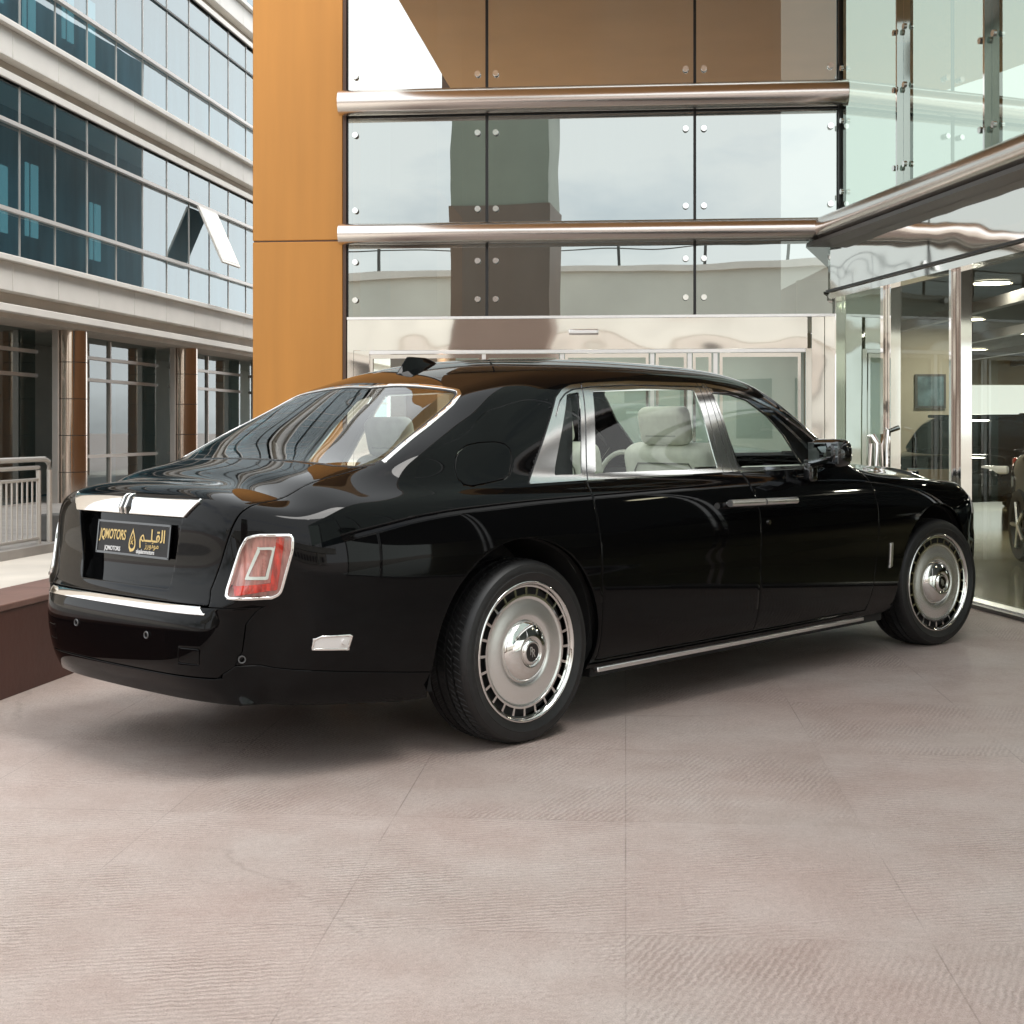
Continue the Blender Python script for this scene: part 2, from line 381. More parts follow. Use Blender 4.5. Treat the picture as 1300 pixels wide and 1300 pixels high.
DLO = [(.079, 1.105), (.257, 1.292), (.437, 1.491), (.50, 1.530), (.57, 1.552), (.70, 1.566), (1.04, 1.583), (1.65, 1.586), (1.83, 1.570), (1.993, 1.546),
       (2.28, 1.461), (2.539, 1.349), (2.66, 1.277), (2.72, 1.225), (2.70, 1.142), (2.5, 1.130), (1.7, 1.126), (.46, 1.112)]
QG = [(.262, 1.140), (.285, 1.18), (.517, 1.508), (.607, 1.520), (.445, 1.138)]
RG = [(.546, 1.142), (.706, 1.526), (1.10, 1.546), (1.532, 1.548), (1.514, 1.144)]
FG = [(1.724, 1.146), (1.684, 1.540), (1.86, 1.531), (1.995, 1.505), (2.147, 1.418), (2.245, 1.32), (2.345, 1.143)]
ythr = lambda V: lin(V[:, 0], [(-.4, .64), (.05, .64), (.3, .675), (.6, .69), (2.1, .69), (2.35, .705), (2.6, .725), (2.85, .74), (3.2, .74)])-V[:, 1]
f_dlo = lambda V: np.maximum(sdf(XZ(V), DLO), ythr(V))
f_qg = lambda V: np.maximum(sdf(XZ(V), QG), ythr(V))
f_rg = lambda V: np.maximum(sdf(XZ(V), RG), ythr(V))
f_fg = lambda V: np.maximum(sdf(XZ(V), FG), ythr(V))
f_h1 = lambda V: sdf(XZ(V), DLO)+.0245
f_h2 = lambda V: sdf(XZ(V), DLO)+.0175
f_hdr = lambda V: np.maximum.reduce([-f_h1(V), f_h2(V), 1.40-V[:, 2], ythr(V)])
f_afr = lambda V: np.maximum(sdf(XZ(V), DLO)+.022, np.maximum(1.70-V[:, 0]-(V[:, 2]-1.14)*.05*0, ythr(V)))
posts = [[(.461, 1.09), (.652, 1.56)], [(1.545, 1.10), (1.592, 1.58)], [(1.632, 1.10), (1.640, 1.59)], [(1.690, 1.10), (1.668, 1.59)]]
pl_ = lambda V, k: V[:, 0]-(posts[k][0][0]+(V[:, 2]-posts[k][0][1])*(posts[k][1][0]-posts[k][0][0])/(posts[k][1][1]-posts[k][0][1]))
PW = (.0045, .003, .003, .003)
f_post = lambda V: np.maximum(np.maximum(np.minimum.reduce([np.abs(pl_(V, k))-PW[k] for k in range(4)]), sdf(XZ(V), DLO)), ythr(V))
RW = [(-.775, -.3), (-.775, 0), (-.772, .2), (-.765, .38), (-.745, .58), (-.70, .672), (-.64, .705), (-.592, .711), (-.311, .662), (-.12, .620), (-.05, .592), (-.028, .56), (-.025, .46), (-.033, .185), (-.052, 0), (-.052, -.3)]
f_rw = lambda V: np.maximum(sdf(XY(V), RW), 1.10-V[:, 2])
f_rwc = lambda V: np.maximum(np.maximum(sdf(XY(V), RW)-.017, 1.10-V[:, 2]), -.60-V[:, 0])
f_rws = lambda V: np.maximum(sdf(XY(V), RW)+.010, 1.10-V[:, 2])
WS = [(3.03, -.3), (3.03, 0), (3.02, .2), (2.99, .42), (2.93, .66), (2.88, .715), (2.60, .655), (2.36, .56), (2.30, .50), (2.27, .3), (2.26, 0), (2.26, -.3)]
f_ws = lambda V: np.maximum(sdf(XY(V), WS), 1.08-V[:, 2])
f_cowl = lambda V: np.maximum(np.abs(V[:, 0]-lin(V[:, 1], [(0, 3.075), (.42, 3.04), (.66, 2.98), (.80, 2.93)]))-.045, np.maximum(V[:, 1]-.79, 1.05-V[:, 2]))
def arch(V, cx):
    return np.maximum(np.sqrt((V[:, 0]-cx)**2+(V[:, 2]-.385)**2)-.498, .55-V[:, 1])
f_ar = lambda V: arch(V, -.03)
f_af = lambda V: arch(V, 3.765)
# doors
beltz = lambda V: lin(V[:, 0], [(0, 1.103), (.079, 1.105), (.46, 1.112), (1.7, 1.126), (2.5, 1.130), (2.70, 1.142), (2.75, 1.142), (3.1, 1.142)])
rcut = lambda V: lin(V[:, 2], [(.2, .50), (.45, .485), (.58, .48), (.8, .456), (.937, .450), (1.035, .444), (1.105, .460), (1.2, .49)])
bcut = lambda V: lin(V[:, 2], [(.2, 1.765), (.34, 1.76), (.714, 1.748), (.917, 1.75), (1.01, 1.738), (1.071, 1.718), (1.128, 1.708), (1.2, 1.70)])
fcut = lambda V: lin(V[:, 2], [(.2, 2.93), (.44, 2.957), (.736, 2.986), (.89, 2.988), (.978, 2.976), (1.077, 2.965), (1.2, 2.95)])
sidey = lambda V: .80-V[:, 1]
f_rd = lambda V: np.maximum.reduce([rcut(V)-V[:, 0], V[:, 0]-bcut(V), .292-V[:, 2], V[:, 2]-beltz(V), sidey(V)])
f_fd = lambda V: np.maximum.reduce([bcut(V)-V[:, 0], V[:, 0]-fcut(V), .292-V[:, 2], V[:, 2]-beltz(V), sidey(V)])
# boot lid: |y| below w(z)
lidw = lambda V: lin(V[:, 2], [(.5, .575), (.673, .583), (.735, .568), (.838, .605), (.943, .637), (1.0, .652), (1.04, .661), (1.113, .663), (1.167, .684), (1.2, .70), (1.4, .70)])
rwb = lambda V: V[:, 0]-lin(V[:, 1], [(0, -.785), (.2, -.782), (.38, -.775), (.58, -.755), (.672, -.712), (.71, -.66), (.9, -.6)])
f_lid = lambda V: np.maximum.reduce([V[:, 1]-lidw(V), .676-V[:, 2], rwb(V)])
f_bar = lambda V: np.maximum.reduce([V[:, 1]-(.395+(V[:, 2]-1.0)*1.0), 1.004-V[:, 2], V[:, 2]-1.066, V[:, 0]+1.2])
f_rec = lambda V: np.maximum.reduce([V[:, 1]-lin(V[:, 2], [(.72, .325), (1.0, .385)]), .722-V[:, 2], V[:, 2]-1.0035, V[:, 0]+1.2])
f_strip = lambda V: np.maximum.reduce([V[:, 1]-.565+(V[:, 2]-.655)*1.2, .644-V[:, 2], V[:, 2]-.670, V[:, 0]+1.3])
# bumper: below the lid line and behind the corner cut
bump_x = lambda V: lin(V[:, 2], [(.36, -1.330), (.42, -1.326), (.45, -1.285), (.503, -1.263), (.606, -1.255), (.658, -1.222), (.676, -1.20)])
f_bump = lambda V: np.maximum.reduce([V[:, 0]-bump_x(V), V[:, 2]-.672, .405-V[:, 2]])
f_val = lambda V: np.maximum.reduce([V[:, 2]-lin(V[:, 0], [(-1.5, .402), (-1.34, .402), (-1.326, .42), (-1.285, .45), (-1.2, .448), (-1.157, .437), (-1.048, .425), (-.52, .365), (-.4, .36)]), V[:, 0]+.45, .78*0-V[:, 1]-1])
sxy = lambda V: np.stack([(V[:, 0]+1.23)*.768+(V[:, 1]-.74)*.64, V[:, 2]], -1)
LAMP = [(-.055, .935), (-.03, .943), (-.005, .947), (.101, .946), (.115, .942), (.121, .931), (.119, .883), (.083, .751), (.075, .728), (.063, .716), (.04, .706), (-.118, .707), (-.129, .717), (-.125, .743), (-.078, .894)]
RINGO = [(-.012, .899), (.053, .900), (.026, .776), (-.062, .780)]
RINGI = [(-.002, .889), (.042, .890), (.017, .789), (-.047, .791)]
RED = [(.058, .940), (.089, .940), (.060, .735), (-.100, .72), (-.105, .757), (.035, .762)]
lamx = lambda V: np.maximum(V[:, 0]+1.05, .6-V[:, 1])
f_lamp = lambda V: np.maximum(sdf(sxy(V), LAMP)+.006, lamx(V))
f_lampo = lambda V: f_lamp(V)-.007
f_ro = lambda V: np.maximum(sdf(sxy(V), RINGO), lamx(V))
f_ri = lambda V: np.maximum(sdf(sxy(V), RINGI), lamx(V))
f_red = lambda V: np.maximum(sdf(sxy(V), RED), lamx(V))
MARK = [(-1.066, .512), (-1.062, .543), (-1.040, .553), (-.923, .551), (-.936, .503)]
f_mark = lambda V: np.maximum(sdf(XZ(V), MARK), .7-V[:, 1])
f_marko = lambda V: f_mark(V)-.005
FUEL = [(-.309, 1.18), (-.285, 1.225), (-.252, 1.252), (-.20, 1.277), (-.13, 1.288), (-.04, 1.291), (.012, 1.282), (.033, 1.260), (.030, 1.22), (.010, 1.180), (-.012, 1.150), (-.045, 1.132), (-.12, 1.122), (-.25, 1.108), (-.29, 1.115), (-.312, 1.140)]
f_fuel = lambda V: np.maximum(sdf(XZ(V), FUEL), .7-V[:, 1])
BADGE = [(3.134, .674), (3.162, .674), (3.162, .534), (3.134, .534)]
f_badge = lambda V: np.maximum(sdf(XZ(V), BADGE), .7-V[:, 1])
HL = [(4.340, .80), (4.335, .905), (4.8, .905), (4.8, .80)]
f_hl = lambda V: np.maximum(sdf(XZ(V), HL), .52-V[:, 1])
hoodw = lambda V: V[:, 1]-lin(V[:, 0], [(2.9, .83), (3.1, .81), (3.7, .76), (4.2, .66), (4.55, .56), (4.7, .52)])
f_hood = lambda V: np.maximum.reduce([hoodw(V), 3.12-V[:, 0], .955-V[:, 2]])
TOW = [(.465, .516), (.565, .516), (.558, .456), (.458, .456)]
f_tow = lambda V: np.maximum(sdf(V[:, [1, 2]], TOW), V[:, 0]+1.3)
CREASE = [(-.10, 1.400), (-.30, 1.292), (-.53, 1.172), (-.771, 1.074), (-.60, 1.070), (-.40, 1.074)]
g = .0036
for k in range(4):
    for sg in (-1, 1): S.split(lambda V: np.where((V[:, 2] > 1.0) & (V[:, 1] > .6), pl_(V, k)+sg*PW[k], 1.))
for f in (f_dlo, f_qg, f_rg, f_fg, f_h1, f_h2, f_afr, f_rws, f_rw, f_rwc, f_ws, f_cowl, f_ar, f_af, f_bar, f_rec, f_strip, f_lamp, f_lampo, f_ro, f_ri, f_red, f_mark, f_marko, f_badge, f_hl): S.split(f)
GAPS = [(f_rd, g), (f_fd, g), (f_lid, .0042), (f_bump, .0032), (f_val, .0030), (f_fuel, .0028), (f_hood, .0034), (f_tow, .0026)]
for f, h in GAPS:
    S.split(lambda V: f(V)-h); S.split(lambda V: f(V)+h)
S.done(); c = S.cen

car = empty('luxury_car', (-.639, 6.720, 0), atan2(.7270, .6867))
tag(car, 'long glossy black luxury saloon parked outside the glass entrance, seen from its rear right corner', 'car')
arch_m = (f_ar(c) < 0) | (f_af(c) < 0); S.take(arch_m)
S_all = S.faces, c
sel = {}
for k, f in (('qg', f_qg), ('rg', f_rg), ('fg', f_fg), ('rw', f_rws), ('rws', f_rw), ('ws', f_ws)): sel[k] = S.take(f(c) < 0)
sel['post'] = S.take(f_post(c) < 0)
sel['hdr'] = S.take(f_hdr(c) < 0); sel['afr'] = S.take(f_afr(c) < 0)
sel['dlo'] = S.take(f_dlo(c) < 0)
sel['rwc'] = S.take(f_rwc(c) < 0); sel['cowl'] = S.take(f_cowl(c) < 0)
ro = (f_ro(c) < 0) & (f_ri(c) > 0)
sel['lring'] = S.take(ro); sel['lcore'] = S.take(f_ri(c) < 0); sel['lred'] = S.take((f_red(c) < 0) & (f_lamp(c) < 0)); sel['lamp'] = S.take(f_lamp(c) < 0)
sel['lampo'] = S.take(f_lampo(c) < 0)
sel['mark'] = S.take(f_mark(c) < 0); sel['marko'] = S.take(f_marko(c) < 0); sel['badge'] = S.take(f_badge(c) < 0)
sel['hl'] = S.take(f_hl(c) < 0); sel['bar'] = S.take(f_bar(c) < 0); sel['rec'] = S.take(f_rec(c) < 0); sel['strip'] = S.take(f_strip(c) < 0)
for f, h in GAPS:
    x = np.abs(f(c)) < h
    if f is f_val: x &= f_lid(c) > 0
    sel.setdefault('gap', []); S.take(x)
sel['rd'] = S.take(f_rd(c) < 0); sel['fd'] = S.take(f_fd(c) < 0); sel['fuel'] = S.take(f_fuel(c) < 0); sel['tow'] = S.take(f_tow(c) < 0)
sel['lid'] = S.take((f_lid(c) < 0)); sel['val'] = S.take(f_val(c) < 0); sel['bump'] = S.take(f_bump(c) < 0); sel['hood'] = S.take(f_hood(c) < 0)
sel['body'] = S.take(np.ones(len(c), bool))
B = (-1, 1)
S.panel(sel['body'], 'body', m_paint, car, B, thick=.02)
bump = S.panel(np.concatenate([sel['bump'], sel['tow']]), 'rear_bumper', m_paint, car, B, thick=.015)
S.panel(sel['val'], 'bumper_skirt', m_paint, car, B, thick=.015)
lid = S.panel(sel['lid'], 'boot_lid', m_paint, car, B, thick=.055)
S.panel(sel['rec'], 'plate_recess', m_paint, lid, B, off=-.050)
S.panel(sel['bar'], 'chrome_bar', m_chrome, lid, B, off=.010, thick=.03)
S.panel(sel['strip'], 'chrome_strip', m_chrome, bump, B, off=.005, thick=.02)
S.panel(sel['hood'], 'bonnet', m_paint, car, B, thick=.015)
S.panel(sel['cowl'], 'cowl_panel', m_dark_in, car, B, off=-.008, thick=.02)
S.panel(sel['rw'], 'rear_window', m_rearglass, car, B, off=-.003)
S.panel(sel['rws'], 'rear_window_seal', m_plate, car, B, off=-.001, thick=.006)
S.panel(sel['rwc'], 'rear_window_trim', m_chrome, car, B, off=.003, thick=.012)
S.panel(sel['ws'], 'windscreen', m_carglass, car, B, off=-.003)
# dark inner shell seen only through the panel gaps
inner = [i for i in range(len(S.faces)) if not arch_m[i] and c[i, 2] < 1.09 and f_hl(c[i:i+1])[0] > 0 and not (abs(c[i, 0]-1.8) < 1.38 and c[i, 2] > 1.0 and False)]
S.panel(inner, 'inner_shell', m_under, car, B, off=-.060)
for sd in (-1, 1):
    s1 = (sd,)
    S.panel(sel['dlo'], 'window_trim', m_trim, car, s1, off=.0032, thick=.0054)
    S.panel(np.concatenate([sel['post'], sel['hdr'], sel['afr']]), 'window_seal', m_pane_black, car, s1, off=-.002, thick=.006)
    S.panel(sel['qg'], 'quarter_window', m_carglass, car, s1, off=-.006)
    rd = S.panel(sel['rd'], 'rear_door', m_paint, car, s1, thick=.02); S.panel(sel['rg'], 'door_window', m_carglass, rd, s1, off=-.008)
    fd = S.panel(sel['fd'], 'front_door', m_paint, car, s1, thick=.02); S.panel(sel['fg'], 'door_window', m_carglass, fd, s1, off=-.008)
    S.panel(sel['fuel'], 'fuel_flap' if sd < 0 else 'side_panel', m_paint, car, s1, thick=.012)
    tl = S.panel(sel['lamp'], 'tail_lamp', m_lens_pale, car, s1, off=-.014)
    S.panel(sel['lred'], 'red_band', m_lens, tl, s1, off=-.006, thick=.005)
    S.panel(sel['lring'], 'light_ring', m_white, tl, s1, off=-.004, thick=.005)
    S.panel(sel['lcore'], 'lamp_core', m_lens_pale, tl, s1, off=-.018); S.panel(np.concatenate([sel['lamp'], sel['lred'], sel['lring'], sel['lcore']]), 'lamp_cover', m_carglass, tl, s1, off=.004)
    S.panel(sel['lampo'], 'lamp_rim', m_chrome, tl, s1, off=.007, thick=.030)
    mk = S.panel(sel['mark'], 'side_reflector', m_white, car, s1, off=.003)
    S.panel(sel['marko'], 'reflector_rim', m_chrome, mk, s1, off=.005, thick=.008)
    MB().tube((-.955, sd*.883, .530), (-.955, sd*.901, .530), .011, 20).build('reflector_bulb', m_white, mk, True)
    S.panel(sel['badge'], 'side_badge', m_satin, car, s1, off=.007, thick=.01)
    S.panel(sel['hl'], 'headlight', m_white, car, s1, off=.002, thick=.01)
    # sill strip
    MB().box(.484, 2.877, sd*.945-.013, sd*.945+.013, .240, .262).build('sill_strip', m_satin, car, bevel=.005)
    # handles, back to back
    for k, (x0, x1, dr) in enumerate(((1.437, 1.739, rd), (1.752, 2.049, fd))):
        hb = MB(); n = 12
        for q in range(n):
            xa = x0+(x1-x0)*q/n; xb = x0+(x1-x0)*(q+1)/n
            hb.tube((xa, sd*1.022, .974-.010*(xa-1.437)), (xb, sd*1.022, .974-.010*(xb-1.437)), .0185, 14, caps=(q in (0, n-1)))
        for xm in (x0+.035, x1-.035): hb.tube((xm, sd*.975, .970), (xm, sd*1.022, .970), .010, 10)
        hb.build('handle', m_satin, dr, True)
    MB().tube((1.823, sd*.995, .861), (1.823, sd*1.006, .861), .012, 20).build('door_lock', m_chrome, fd, True)
    if True: S.panel(sel['qg'], 'quarter_backing', m_dark_in, car, s1, off=-.055)  # dark sheet added behind the quarter glass to keep it dark
    # parking sensors
for (x, y, z) in ((-1.268, -.674, .475), (-1.427, -.271, .545), (-1.427, .257, .544), (-1.268, .674, .475)):
    q = MB(); q.lathe_y([(.0105, 0), (.0105, -.004), (.0135, -.005), (.0150, -.002), (.0150, 0)], 24)
    o = q.build('parking_sensor', m_sensor, bump, True); o.location = (x-.001, y, z); o.rotation_euler = (0, 0, radians(-90 if abs(y) < .5 else (-28 if y < 0 else -152)))
# emblem on the chrome bar: a pair of upright ribs over the edge
for dy in (-.017, .017):
    MB().prism([(-1.368, 1.002), (-1.373, 1.03), (-1.353, 1.074), (-1.340, 1.084), (-1.318, 1.086), (-1.30, 1.07), (-1.345, 1.004)], dy-.006, dy+.006, 'y').build('bar_emblem', m_chrome, lid, bevel=.004)
for dy in (-.027, 0, .027):
    MB().prism([(-1.3655, 1.003), (-1.3700, 1.03), (-1.350, 1.072), (-1.335, 1.076), (-1.34, 1.005)], dy-.0030, dy+.0030, 'y').build('emblem_groove', m_pane_black, lid)
# number plate in its recess
pl = empty('number_plate', (0, 0, 0)); pl.parent = lid
def plate_frame():
    o = Vector((-1.322, 0, .898)); tilt = radians(6)
    X = Vector((0, -1, 0)); Z = Vector((sin(tilt)*1.0, 0, cos(tilt))); Y = Z.cross(X)
    m = Matrix((X, Z, X.cross(Z))).transposed().to_4x4(); m.translation = o
    return m @ Matrix.Scale(.885, 4)
pm = plate_frame()       # local x to the right as seen from behind, y up, z out of the plate
bpy.data.objects.remove(pl)
pb = MB().box(-.300, .300, -.072, .072, -.010, 0); pb.V = [tuple(pm @ Vector(v)) for v in pb.V]
plate = pb.build('number_plate', m_plate, lid, bevel=.004)
pf = MB()
for a in ((-.306, .306, .068, .078), (-.306, .306, -.078, -.068), (-.308, -.298, -.078, .078), (.298, .308, -.078, .078)): pf.box(a[0], a[1], a[2], a[3], -.008, .003)
pf.V = [tuple(pm @ Vector(v)) for v in pf.V]; pf.build('plate_frame', m_pane_black, lid)
T = lambda x, y, z=.0015: pm @ Matrix.Translation((x, y, z))
text('plate_letters', 'JQMOTORS', .064, m_gold, lid, T(-.172, .012), shear=.15, sx=.68, bold=.0012)
text('plate_letters', '\uFEE2\u0640\u0640\uFEE0\u0640\uFED8\uFEDF\uFE8D', .078, m_gold, lid, T(.165, .018), sx=1.0, bold=.0012)
text('plate_letters', '\uFEAF\uFEAD\uFEEE\uFE97\uFEEE\uFEE3', .040, m_gold, lid, T(.165, -.022), sx=1.15)
text('plate_letters', 'JQMOTORS', .028, m_letter, lid, T(-.165, -.052), sx=.95, bold=.0008)
text('plate_letters', 'alqalammotors', .028, m_letter, lid, T(.115, -.054), sx=.90, bold=.0006)
dp = MB()
o_ = [(.040*sin(t)*((1-cos(t))/2)**.7, -.004+.054*cos(t)) for t in np.linspace(0, 2*pi, 36, endpoint=False)]; i_ = [(x*.72, y*.72-.003) for x, y in o_]; n_ = len(o_)
Vd = [(x, y, .0015) for x, y in o_]+[(x, y, .0015) for x, y in i_]
dp.add([tuple(pm @ Vector(v)) for v in Vd], [(k, (k+1) % n_, n_+(k+1) % n_, n_+k) for k in range(n_)])
for (x0, y0, x1, y1) in ((-.010, -.024, .010, -.004), (.010, -.026, -.008, -.010), (-.004, -.004, .005, .012)):
    dp.tube(pm @ Vector((x0, y0, .002)), pm @ Vector((x1, y1, .002)), .0026, 6)
dp.tube(pm @ Vector((-.008, -.052, .0005)), pm @ Vector((-.008, -.052, .0022)), .007, 10)
dp.build('plate_emblem', m_gold, lid)

# ---- wheels (local y+ is the outer side)
def make_wheel():
    r = empty('wheel', (0, 0, 0))
    ty = MB().lathe_y([(.300, -.012), (.306, -.002), (.318, .004), (.335, .009), (.338, .011), (.342, .009), (.358, .010), (.372, .004), (.374, .005), (.378, .001), (.385, -.010), (.390, -.022), (.3925, -.038), (.3935, -.056),
        (.3865, -.057), (.3865, -.065), (.394, -.066), (.3945, -.098), (.3865, -.099), (.3865, -.109), (.3945, -.110), (.3945, -.150), (.3865, -.151), (.3865, -.161), (.3945, -.162), (.394, -.198), (.3865, -.199), (.3865, -.207),
        (.3935, -.208), (.390, -.240), (.383, -.255), (.36, -.270), (.33, -.272), (.300, -.262)], 120)
    # shoulder sipes
    nb = 84
    for k in range(nb):
        a = 2*pi*k/nb
        for (ya, yb, sk) in ((-.022, -.055, .010), (-.067, -.097, .014), (-.111, -.149, .010), (-.163, -.197, -.012)):
            V = []
            for (yy, off) in ((ya, 0), (yb, sk)):
                for (da, rr) in ((-.0085, .3915 if ya == -.022 and yy == ya else .3925), (.0085, .3915 if ya == -.022 and yy == ya else .3925), (.006, .3968 if yy != -.022 else .3925), (-.006, .3968 if yy != -.022 else .3925)):
                    aa = a+da*1.9+off/.394*1.6; V.append((rr*cos(aa), yy, rr*sin(aa)))
            ty.add(V, [(0, 1, 2, 3), (7, 6, 5, 4), (0, 4, 5, 1), (1, 5, 6, 2), (2, 6, 7, 3), (3, 7, 4, 0)])
    t = ty.build('tyre', m_rubber, r, True, ang=28, fix=True)
    rim = MB().lathe_y([(.296, -.24), (.303, -.012), (.3035, -.003), (.3005, .001), (.294, .0015), (.290, -.003), (.2865, -.010), (.2845, -.017), (.283, -.026)], 128)
    rm = rim.build('rim', m_chrome, r, True, ang=60, fix=True)
    MB().lathe_y([(.281, -.045), (.20, -.05), (.0, -.055)], 64).build('brake_backing', m_under, r, True)
    dk = MB().lathe_y([(.238, -.034), (.2425, -.028), (.2430, -.0225), (.240, -.0185), (.235, -.0185), (.231, -.0215), (.222, -.0215), (.200, -.0185), (.178, -.0155), (.160, -.0140), (.145, -.0145), (.136, -.018), (.128, -.022)], 128)
    dk.build('wheel_disc', m_disc, r, True, ang=50, fix=True)
    ns = 24; per = 12; RR_ = (.236, .2450, .2785, .2855); V = []; F = []; N_ = ns*per
    for rr in RR_: V += [(rr*cos(2*pi*i/N_), -.0215 if rr < .28 else -.019, rr*sin(2*pi*i/N_)) for i in range(N_)]
    for a in range(3):
        for i in range(N_):
            if a == 1 and i % per > 1: continue
            F.append((a*N_+i, (a+1)*N_+i, (a+1)*N_+(i+1) % N_, a*N_+(i+1) % N_))
    vr = mesh('vent_ring', V, F, m_chrome, r, False); sm_ = vr.modifiers.new('s', 'SOLIDIFY'); sm_.thickness = .010; sm_.offset = 0
    hb = MB().lathe_y([(.134, -.024), (.131, -.015), (.126, -.007), (.116, .002), (.102, .010), (.086, .016), (.072, .0195), (.064, .0205), (.060, .0185), (.057, .0150), (.054, .0150), (.0515, .0195), (.048, .0245), (.044, .0268), (.0405, .0268), (.039, .0250)], 96)
    hb.build('hub_cap', m_chrome, r, True, ang=60, fix=True)
    cp = MB().lathe_y([(.0392, .0245), (.0001, .0250)], 48).build('centre_badge', m_pane_black, r, True, fix=True)
    for dx, dz in ((-.0060, .005), (.0060, -.005)):
        text('badge_letter', 'R', .050, m_satin, cp, Matrix.Translation((-dx, .0256, dz)) @ Matrix.Rotation(pi, 4, 'Z') @ Matrix.Rotation(pi/2, 4, 'X'), ext=.0008, sx=.72)
    return r
m_disc = M('polished_disc', (.86, .85, .83), .27, .9, bump=(2.5, .03, 1))
def copy_tree(o, parent=None):
    n = o.copy(); COL.objects.link(n); n.parent = parent
    for ch in list(o.children): copy_tree(ch, n)
    return n
wh = make_wheel()
spots = [(0, -.975, pi), (3.772, -.975, pi-.16), (0, .975, 0), (3.772, .975, -.16)]
for k, (x, y, rz) in enumerate(spots):
    o = wh if k == 0 else copy_tree(wh, car)
    o.parent = car; o.location = (x, y, .392); o.rotation_euler = (0, 0, rz)
# wheel housings and floor
for cx in (-.03, 3.765):
    for sd in (-1, 1):
        q = MB(); n = 40; V = []; F = []
        for y in (sd*.93, sd*.60): V += [(cx+.505*cos(t), y, .385+.505*sin(t)) for t in np.linspace(-.20, pi+.20, n)]
        F += [(k, k+1, n+k+1, n+k) for k in range(n-1)]; F.append(tuple(range(2*n-1, n-1, -1)))
        q.add(V, F); q.build('wheel_housing', m_under, car, True)
MB().box(-.55, 4.45, -.55, .55, .22, .30).box(.52, 3.22, -.88, .88, .205, .29).box(-1.15, -.56, -.62, .62, .292, .33).box(4.31, 4.5, -.7, .7, .24, .31).build('underbody', m_under, car)
# roof fin
fb = MB(); V = []
for (x0, x1, w_, za, zb) in ((.095, .385, .038, 1.592, 1.664), (.125, .372, .030, 1.622, 1.676), (.172, .340, .013, 1.682, 1.690), (.186, .322, .008, 1.698, 1.696)):
    V += [(x0, 0, za), (x0+(x1-x0)*.25, -w_, za+(zb-za)*.25), (x1-.02, -w_*.8, zb), (x1, 0, zb), (x1-.02, w_*.8, zb), (x0+(x1-x0)*.25, w_, za+(zb-za)*.25)]
F = [(6*a+b, 6*a+(b+1) % 6, 6*a+6+(b+1) % 6, 6*a+6+b) for a in range(3) for b in range(6)]+[(18, 19, 20, 21, 22, 23)]
fb.add(V, F); fb.build('roof_antenna', m_paint, car, bevel=.004)
m_mirror = M('mirror_face', (.16, .17, .18), .02, 1.)
m_handle = M('handle_chrome', (.92, .91, .90), .18, 1.)
# headliner, with an even glow added to brighten the cabin
MB().box(.45, 2.2, -.52, .52, 1.575, 1.59).build('headliner', M('glowing_headliner', (.6, .62, .6), .8, emit=((.92, .96, .90), .36)), car, bevel=.005)
# door mirrors
for sd in (-1, 1):
    mr = rbox('door_mirror', (2.305, sd*1.075, 1.215), (.150, .235, .155), m_pane_black, car, r=.055, rot=Matrix.Rotation(sd*radians(10), 4, 'Z'))
    rbox('mirror_stalk', (2.29, sd*.962, 1.110), (.075, .060, .105), m_pane_black, mr, r=.02); rbox('mirror_arm', (2.30, sd*.985, 1.165), (.08, .11, .04), m_pane_black, mr, r=.015)
    rbox('mirror_glass', (2.228, sd*1.078, 1.217), (.006, .185, .115), m_mirror, mr, r=.0028)
# grille and front chrome
gr = MB(); gr.box(4.60, 4.70, -.36, -.33, .46, 1.02).box(4.60, 4.70, .33, .36, .46, 1.02).box(4.60, 4.70, -.36, .36, 1.02, 1.055).box(4.60, 4.70, -.36, .36, .43, .46)
for k in range(21): gr.box(4.63, 4.685, -.32+k*.032-.006, -.32+k*.032+.006, .46, 1.02)
gr.build('grille', m_chrome, car, bevel=.003)
m_piping = M('piping', (.16, .17, .15), .5)
# ---- cabin
def seat(x, y, w_, back=.62, rear=False):
    s_ = empty('seat', (0, 0, 0)); s_.parent = car
    rbox('cushion', (x+.28, y, .52), (.52, w_, .22), m_leather, s_, r=.06)
    rot = Matrix.Rotation(radians(-14), 4, 'Y')
    rbox('backrest', (x-.03, y, .52+back/2), (.17, w_, back), m_leather, s_, r=.07, rot=rot)
    cb_ = Vector((x-.03, y, .52+back/2)); hb_ = back/2; pts = [(-.0885, a*w_*.33, c_) for a, c_ in ((-1, -.10), (-1, hb_-.13), (-.86, hb_-.09), (.86, hb_-.09), (1, hb_-.13), (1, -.10))]
    MB().path([cb_+rot @ Vector(p) for p in pts], .0045, 6).build('back_piping', m_piping, s_, True)
    MB().path([cb_+rot @ Vector((.0885, a*w_*.30, c_)) for a, c_ in ((-1, -.25), (-1, hb_-.10), (1, hb_-.10), (1, -.25))], .004, 6).build('back_piping', m_piping, s_, True)
    ch_ = Vector((x-.165, y, .52+back+.085)); MB().path([ch_+rot @ Vector((-.0530, a*.10, -.045)) for a in (-1, -.5, 0, .5, 1)], .0022, 6).build('head_seam', m_piping, s_, True)
    h = rbox('headrest', (x-.165, y, .52+back+.085), (.105, .32, .21), m_leather, s_, r=.045, rot=rot)
    MB().tube((x-.13, y-.06, .50+back-.02), (x-.135, y-.06, .52+back+.08), .008, 8).tube((x-.13, y+.06, .50+back-.02), (x-.135, y+.06, .52+back+.08), .008, 8).build('headrest_post', m_chrome, s_, True)
    return s_
for sd in (-1, 1):
    seat(.62, sd*.42, .62, .70)
    seat(1.86, sd*.42, .60, .76)
